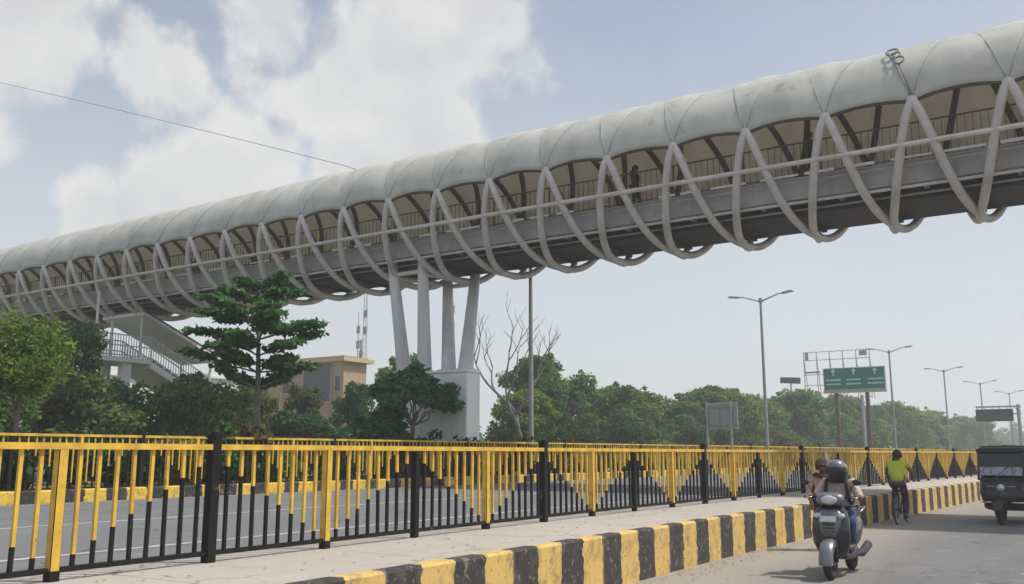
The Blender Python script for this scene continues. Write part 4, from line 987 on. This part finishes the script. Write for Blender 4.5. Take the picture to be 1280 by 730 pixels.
b = MB(); b.tube([(-.16, .02, 1.2), (-.1, .13, 1.24), (0, .15, 1.2), (.1, .12, 1.25), (.17, .0, 1.22), (.15, -.13, 1.2), (0, -.16, 1.18), (-.15, -.12, 1.2), (-.16, .02, 1.2)], [.05, .055, .06, .055, .05, .05, .06, .05, .05], mt['brownscarf'], 8, flat=.7); b.tube([(.12, -.15, 1.2), (.13, -.19, 1.0), (.15, -.18, .8)], [.05, .07, .08], mt['brownscarf'], 8, flat=.4); b.build('shawl', wm, smooth=True)

# walkers on the bridge
JS = dict(pelvis=(0, 0, .92), chest=(0, .01, 1.26), neck=(0, .02, 1.43), head=(0, .04, 1.55), face=(0, 1, 0),
  sho_l=(-.19, 0, 1.38), sho_r=(.19, 0, 1.38), elb_l=(-.25, -.03, 1.1), elb_r=(.25, .03, 1.1), wri_l=(-.25, .05, .86), wri_r=(.25, .12, .87),
  hip_l=(-.1, 0, .89), hip_r=(.1, 0, .89), knee_l=(-.1, .12, .49), knee_r=(.1, .02, .49), ank_l=(-.1, .13, .085), ank_r=(.1, -.22, .12), toe_l=(-.11, .28, .04), toe_r=(.11, -.08, .04))
for x, y, rz, tm, lab in ((-6.62, 26.55, math.pi / 2, 'darkcloth', 'person in dark clothes walking on the footbridge behind the right part of the railing'),
                          (-12.4, 26.7, -math.pi / 2, 'brownscarf', 'person in brown top walking on the middle of the footbridge')):
    p = thing('person', lab, 'person', (x, y, 9.362), rz); person(p, JS, mt[tm], mt['darkcloth'], mt['skin'], mt['darkcloth'], .95); hair(p, JS['head'], JS['face'], mt['hair'])
# distant pair by the railing
src = [o for o in COL.objects if o.name == 'scooter'][0]
c = dup(src); c.location = (-4.45 + 0.45, 47.5, .615); c.rotation_euler = (0, 0, 2.7); c['label'] = 'distant scooter parked on the far end of the footpath near the black three-wheeler'

# cloth over the railing
b = MB(); vs = []; fs = []; nu, nv = 10, 12; q = random.Random(2); yb = 25.35; xr = -7.05 + off(25.6)
for i in range(nu + 1):
    for j in range(nv + 1):
        u = i / nu; v = j / nv; side = 1 if v > .45 else -1; s_ = (v - .45) / .55 if side > 0 else (.45 - v) / .45
        spread = .35 + .65 * s_; y = yb + .28 + (u - .5) * .62 * spread; dx = side * (.035 + .05 * s_ + .03 * math.sin(u * 9 + j * .4) * s_)
        z = .615 + 1.085 - s_ * (.62 + .16 * math.sin(u * 5)) * (1. if side > 0 else .55) + .012 * (1 - s_)
        vs.append((xr + dx, y, z))
for i in range(nu):
    for j in range(nv): fs.append((i * (nv + 1) + j, i * (nv + 1) + j + 1, (i + 1) * (nv + 1) + j + 1, (i + 1) * (nv + 1) + j))
b.add(vs, fs, mt['whitecloth']); o = b.build('cloth', smooth=True); md = o.modifiers.new('thick', 'SOLIDIFY'); md.thickness = .008
tag(o, 'off-white cloth hung over the top rail of the near railing', 'cloth')

# ------------------------------------------------------------------ auto rickshaw
ar = thing('auto_rickshaw', 'black three-wheeled auto rickshaw facing the viewer at the right edge', 'auto rickshaw', (-2.02, 24.95, 0), math.pi - .17)
wheel(ar, (0, 1.1, .26), .26, .06, .15, 5, mt['darkmetal'], 1.0)
for s_ in (-1, 1): wheel(ar, (s_ * .56, -.85, .26), .26, .06, .15, 5, mt['darkmetal'], 1.0)
b = MB(); b.loft([ring_xy(z, y, hw, hd, 20, .5) for z, y, hw, hd in ((.44, .62, .34, .3), (.54, .64, .46, .38), (.7, .62, .5, .38), (.98, .56, .51, .34), (1.02, .54, .5, .32))], mt['autoblack']); b.build('front_body', ar, smooth=True)
b = MB(); b.loft([ring_xz(y, z, hw, hh, 16, .45) for y, z, hw, hh in ((.55, .42, .5, .12), (.1, .42, .6, .14), (-.3, .6, .62, .32), (-1.1, .65, .62, .38), (-1.35, .68, .55, .33))], mt['autoblack']); b.build('rear_body', ar, smooth='auto')
b = MB(); b.loft([ring_xz(y, z, hw, hh, 16, .5) for y, z, hw, hh in ((.80, 1.655, .46, .05), (.72, 1.66, .54, .075), (.2, 1.68, .6, .09), (-.9, 1.67, .62, .09), (-1.3, 1.6, .6, .08))], mt['seat']); b.build('roof', ar, smooth=True)
b = MB(); b.box((0, -.95, 1.33), (1.18, .05, .56), mt['seat']); b.box((-.59, -1.1, 1.3), (.04, .5, .6), mt['seat']); b.box((.59, -1.1, 1.3), (.04, .5, .6), mt['seat']); b.box((.585, -.3, 1.25), (.03, 1.15, .75), mt['seat']); b.box((-.585, -.3, 1.25), (.03, 1.15, .75), mt['seat']); b.build('hood', ar)
b = MB(); rot = Matrix.Rotation(R(12), 3, 'X')
for s_ in (-1, 1): b.bar((s_ * .48, .86, 1.0), (s_ * .47, .74, 1.64), .045, mt['autoblack'])
b.bar((-.48, .87, 1.02), (.48, .87, 1.02), .05, mt['autoblack']); b.bar((-.47, .745, 1.62), (.47, .745, 1.62), .05, mt['autoblack']); wf = b.build('windscreen_frame', ar)
b = MB(); b.box((0, .80, 1.45), (.9, .012, .3), mt['autoglass'], rot); b.build('windscreen', wf)
b = MB(); b.box((0, .842, 1.2), (.9, .012, .2), mt['autogrey'], rot)
q = random.Random(8); x = -.4
while x < .36: w = q.uniform(.05, .12); b.box((x + w / 2, .849, 1.2), (w, .008, .12), mt['signback'], rot); x += w + q.uniform(.05, .12)
b.build('windscreen_band', wf)
b = MB(); rings = []
for a in np.linspace(R(15), R(150), 9): rings.append([(x, 1.1 + (.30 + d) * math.cos(a), .26 + (.30 + d) * math.sin(a)) for x, d in ((-.1, -.06), (-.1, 0), (-.05, .03), (.05, .03), (.1, 0), (.1, -.06), (.07, -.02), (-.07, -.02))])
b.loft(rings, mt['autoblack']); b.build('front_mudguard', ar, smooth='auto')
b = MB()
for s_ in (-1, 1): b.tube([(s_ * .095, 1.1, .26), (s_ * .09, .98, .62), (s_ * .05, .92, .75)], .025, mt['darkmetal'], 8)
b.build('front_fork', ar, smooth=True)
b = MB(); b.ell((0, .97, .83), (.085, .06, .085), mt['lens'], 14); b.tube([(0, .88, .83), (0, .96, .83)], .095, mt['darkmetal'], 14); b.build('headlight', ar, smooth='auto')
for s_ in (-1, 1):
    b = MB(); b.ell((s_ * .36, .93, .82), (.04, .03, .04), mt['brownscarf'], 10); b.build('indicator', ar, smooth=True)
    b = MB(); b.tube([(s_ * .49, .8, 1.3), (s_ * .6, .86, 1.32)], .008, mt['darkmetal'], 6); b.box((s_ * .63, .86, 1.33), (.08, .02, .14), mt['darkmetal']); b.build('mirror', ar)
b = MB(); b.box((0, .99, .62), (.3, .015, .09), mt['autogrey']); b.build('number_plate', ar)
b = MB(); b.tube([(-.46, .8, .5), (-.4, .98, .5), (-.2, 1.03, .5)], .02, mt['chrome'], 8); b.build('bumper', ar, smooth=True)
b = MB(); b.tube([(.2, 1.03, .5), (.4, .98, .5), (.46, .8, .5)], .02, mt['chrome'], 8); b.build('bumper', ar, smooth=True)
b = MB(); b.bar((.05, .865, 1.12), (-.22, .83, 1.36), .012, mt['rubber']); b.build('wiper', wf)
for y_ in (-.9, -.5, -.1, .3):
    b = MB(); b.tube([(-.62, y_, 1.6), (-.56, y_, 1.76), (0, y_, 1.785), (.56, y_, 1.76), (.62, y_, 1.6)], .014, mt['autoblack'], 6); b.build('roof_bow', ar, smooth=True)
for z_ in (.7, .86):
    b = MB(); b.box((0, .93 if z_ > .8 else .985, z_), (.6 if z_ > .8 else .3, .02, .02), mt['autogrey']); b.build('trim_strip', ar)
b = MB(); b.box((.0, -.65, .8), (1.0, .5, .2), mt['seat']); b.box((0, -.85, 1.08), (1.0, .12, .45), mt['seat']); b.box((0, .1, .72), (.7, .35, .18), mt['seat']); b.build('seat', ar)

# ------------------------------------------------------------------ haze
b = MB(); b.box((0, 0, 24), (1560, 1560, 51.2), mt['black']); hz = b.build('haze'); tag(hz, kind='stuff')
hm = bpy.data.materials.new('haze_air'); hm.use_nodes = True; hm.node_tree.nodes.remove(hm.node_tree.nodes['Principled BSDF'])
pv = hm.node_tree.nodes.new('ShaderNodeVolumePrincipled'); pv.inputs['Color'].default_value = (.93, .95, .97, 1); pv.inputs['Density'].default_value = HAZE_DENSITY; pv.inputs['Anisotropy'].default_value = .2
hm.node_tree.links.new(pv.outputs[0], hm.node_tree.nodes['Material Output'].inputs['Volume']); hz.data.materials.clear(); hz.data.materials.append(hm)

# ------------------------------------------------------------------ sky, sun, camera
SUNV = Vector((.55, .3, 1.)).normalized()
w = bpy.data.worlds.new('World'); S.world = w; w.use_nodes = True; N = w.node_tree.nodes; L = w.node_tree.links
bg = N['Background']; bg.inputs['Strength'].default_value = .11
sky = N.new('ShaderNodeTexSky'); sky.sky_type = 'NISHITA'; sky.sun_disc = False; sky.sun_elevation = math.asin(SUNV.z); sky.sun_rotation = math.atan2(SUNV.x, SUNV.y)
sky.air_density = 1.; sky.dust_density = 3.; sky.ozone_density = 1.
tc = N.new('ShaderNodeTexCoord'); D = tc.outputs['Generated']
sp = N.new('ShaderNodeSeparateXYZ'); L.new(D, sp.inputs[0])
PITCH, YAW = math.atan2(202, 1140), math.atan2(748, math.hypot(1140, 202))
fw_ = Vector((-math.sin(YAW) * math.cos(PITCH), math.cos(YAW) * math.cos(PITCH), math.sin(PITCH))); rt_ = Vector((math.cos(YAW), math.sin(YAW), 0)); up_ = rt_.cross(fw_)
def sdir(x, y): return (fw_ * 1140 + rt_ * (x - 640) - up_ * (y - 365)).normalized()
def noise(sc, det, rough=.6, vec=D):
    n = N.new('ShaderNodeTexNoise'); n.inputs['Scale'].default_value = sc; n.inputs['Detail'].default_value = det; n.inputs['Roughness'].default_value = rough; L.new(vec, n.inputs['Vector']); return n.outputs['Fac']
n1 = noise(10, 12, .6); n2 = noise(3.2, 5)
wn = N.new('ShaderNodeTexNoise'); wn.inputs['Scale'].default_value = 7; wn.inputs['Detail'].default_value = 6; L.new(D, wn.inputs['Vector'])
w1 = N.new('ShaderNodeVectorMath'); w1.operation = 'SUBTRACT'; L.new(wn.outputs['Color'], w1.inputs[0]); w1.inputs[1].default_value = (.5, .5, .5)
w2 = N.new('ShaderNodeVectorMath'); w2.operation = 'MULTIPLY_ADD'; L.new(w1.outputs[0], w2.inputs[0]); w2.inputs[1].default_value = (.16, .16, .16); L.new(D, w2.inputs[2]); DW = w2.outputs[0]
acc = None
for x, y, r in ((470, 60, 125), (590, 45, 90), (540, 140, 95), (400, 110, 95), (150, 112, 62), (215, 120, 45), (320, 215, 75), (230, 250, 80), (450, 205, 90), (25, 35, 95), (140, 270, 60), (640, 40, 45), (340, 20, 70), (-150, 120, 130), (-300, 300, 180), (400, -120, 140), (100, -200, 180)):
    d = sdir(x, y); vd = N.new('ShaderNodeVectorMath'); vd.operation = 'DISTANCE'; L.new(DW, vd.inputs[0]); vd.inputs[1].default_value = d
    v = math_node(N, L, 'SUBTRACT', 1., math_node(N, L, 'DIVIDE', vd.outputs['Value'], r / 1160))
    acc = v if acc is None else math_node(N, L, 'SMOOTH_MAX', acc, v, .15)
acc = math_node(N, L, 'ADD', acc, math_node(N, L, 'MULTIPLY', math_node(N, L, 'SUBTRACT', n1, .5), 1.9))
acc = math_node(N, L, 'ADD', acc, math_node(N, L, 'MULTIPLY', math_node(N, L, 'SUBTRACT', noise(4.5, 4), .5), .9))
cm = N.new('ShaderNodeMapRange'); cm.interpolation_type = 'SMOOTHSTEP'; cm.inputs[1].default_value = -.06; cm.inputs[2].default_value = .42; L.new(acc, cm.inputs[0])
# thin veil over the whole sky, thicker to the horizon
vz = N.new('ShaderNodeMapRange'); vz.interpolation_type = 'SMOOTHSTEP'; vz.inputs[1].default_value = .0; vz.inputs[2].default_value = .55; vz.inputs[3].default_value = .9; vz.inputs[4].default_value = .25; L.new(sp.outputs['Z'], vz.inputs[0])
veil = math_node(N, L, 'ADD', vz.outputs[0], math_node(N, L, 'MULTIPLY', math_node(N, L, 'SUBTRACT', n2, .5), .35))
CL = 6.2
m1 = N.new('ShaderNodeMix'); m1.data_type = 'RGBA'; m1.clamp_factor = True; L.new(veil, m1.inputs[0]); L.new(sky.outputs[0], m1.inputs[6]); m1.inputs[7].default_value = (CL * .93, CL * 1.0, CL * 1.06, 1)
up_mp = N.new('ShaderNodeMapping'); up_mp.inputs['Location'].default_value = (0, 0, .035); L.new(D, up_mp.inputs[0])
lit = math_node(N, L, 'SUBTRACT', noise(5, 5, .55), noise(5, 5, .55, up_mp.outputs[0]))
cr = N.new('ShaderNodeMapRange'); cr.inputs[1].default_value = -.05; cr.inputs[2].default_value = .75
L.new(math_node(N, L, 'ADD', math_node(N, L, 'MULTIPLY', lit, -2.2), math_node(N, L, 'ADD', math_node(N, L, 'MULTIPLY', acc, .28), math_node(N, L, 'MULTIPLY', n2, .35))), cr.inputs[0])
cc = N.new('ShaderNodeMix'); cc.data_type = 'RGBA'; L.new(cr.outputs[0], cc.inputs[0]); cc.inputs[6].default_value = (CL * 1.20, CL * 1.18, CL * 1.12, 1); cc.inputs[7].default_value = (CL * .80, CL * .80, CL * .83, 1)
m2 = N.new('ShaderNodeMix'); m2.data_type = 'RGBA'; m2.clamp_factor = True; L.new(math_node(N, L, 'MULTIPLY', cm.outputs[0], .85), m2.inputs[0]); L.new(m1.outputs[2], m2.inputs[6]); L.new(cc.outputs[2], m2.inputs[7])
L.new(m2.outputs[2], bg.inputs[0])
sl = bpy.data.lights.new('sun', 'SUN'); sl.energy = 3.3; sl.angle = R(1.3); sl.color = (1, .95, .87); so = bpy.data.objects.new('sun', sl); COL.objects.link(so)
so.rotation_euler = SUNV.to_track_quat('Z', 'Y').to_euler(); so.location = (30, 20, 60)
cd = bpy.data.cameras.new('camera'); cam = bpy.data.objects.new('camera', cd); COL.objects.link(cam); S.camera = cam
cam.location = (0, 0, 1.6); cd.sensor_width = 36; cd.lens = 36 * 1140 / 1280; cd.clip_end = 4000; cd.clip_start = .05
cam.rotation_euler = Matrix((rt_, up_, -fw_)).transposed().to_euler()
S.view_settings.view_transform = 'Standard'; S.view_settings.look = 'None'; S.view_settings.exposure = .2; S.view_settings.gamma = 1.; S.view_settings.use_curve_mapping = False
S.cycles.volume_bounces = 1; S.cycles.max_bounces = 6; S.cycles.transparent_max_bounces = 8
S.cycles.volume_step_rate = 5
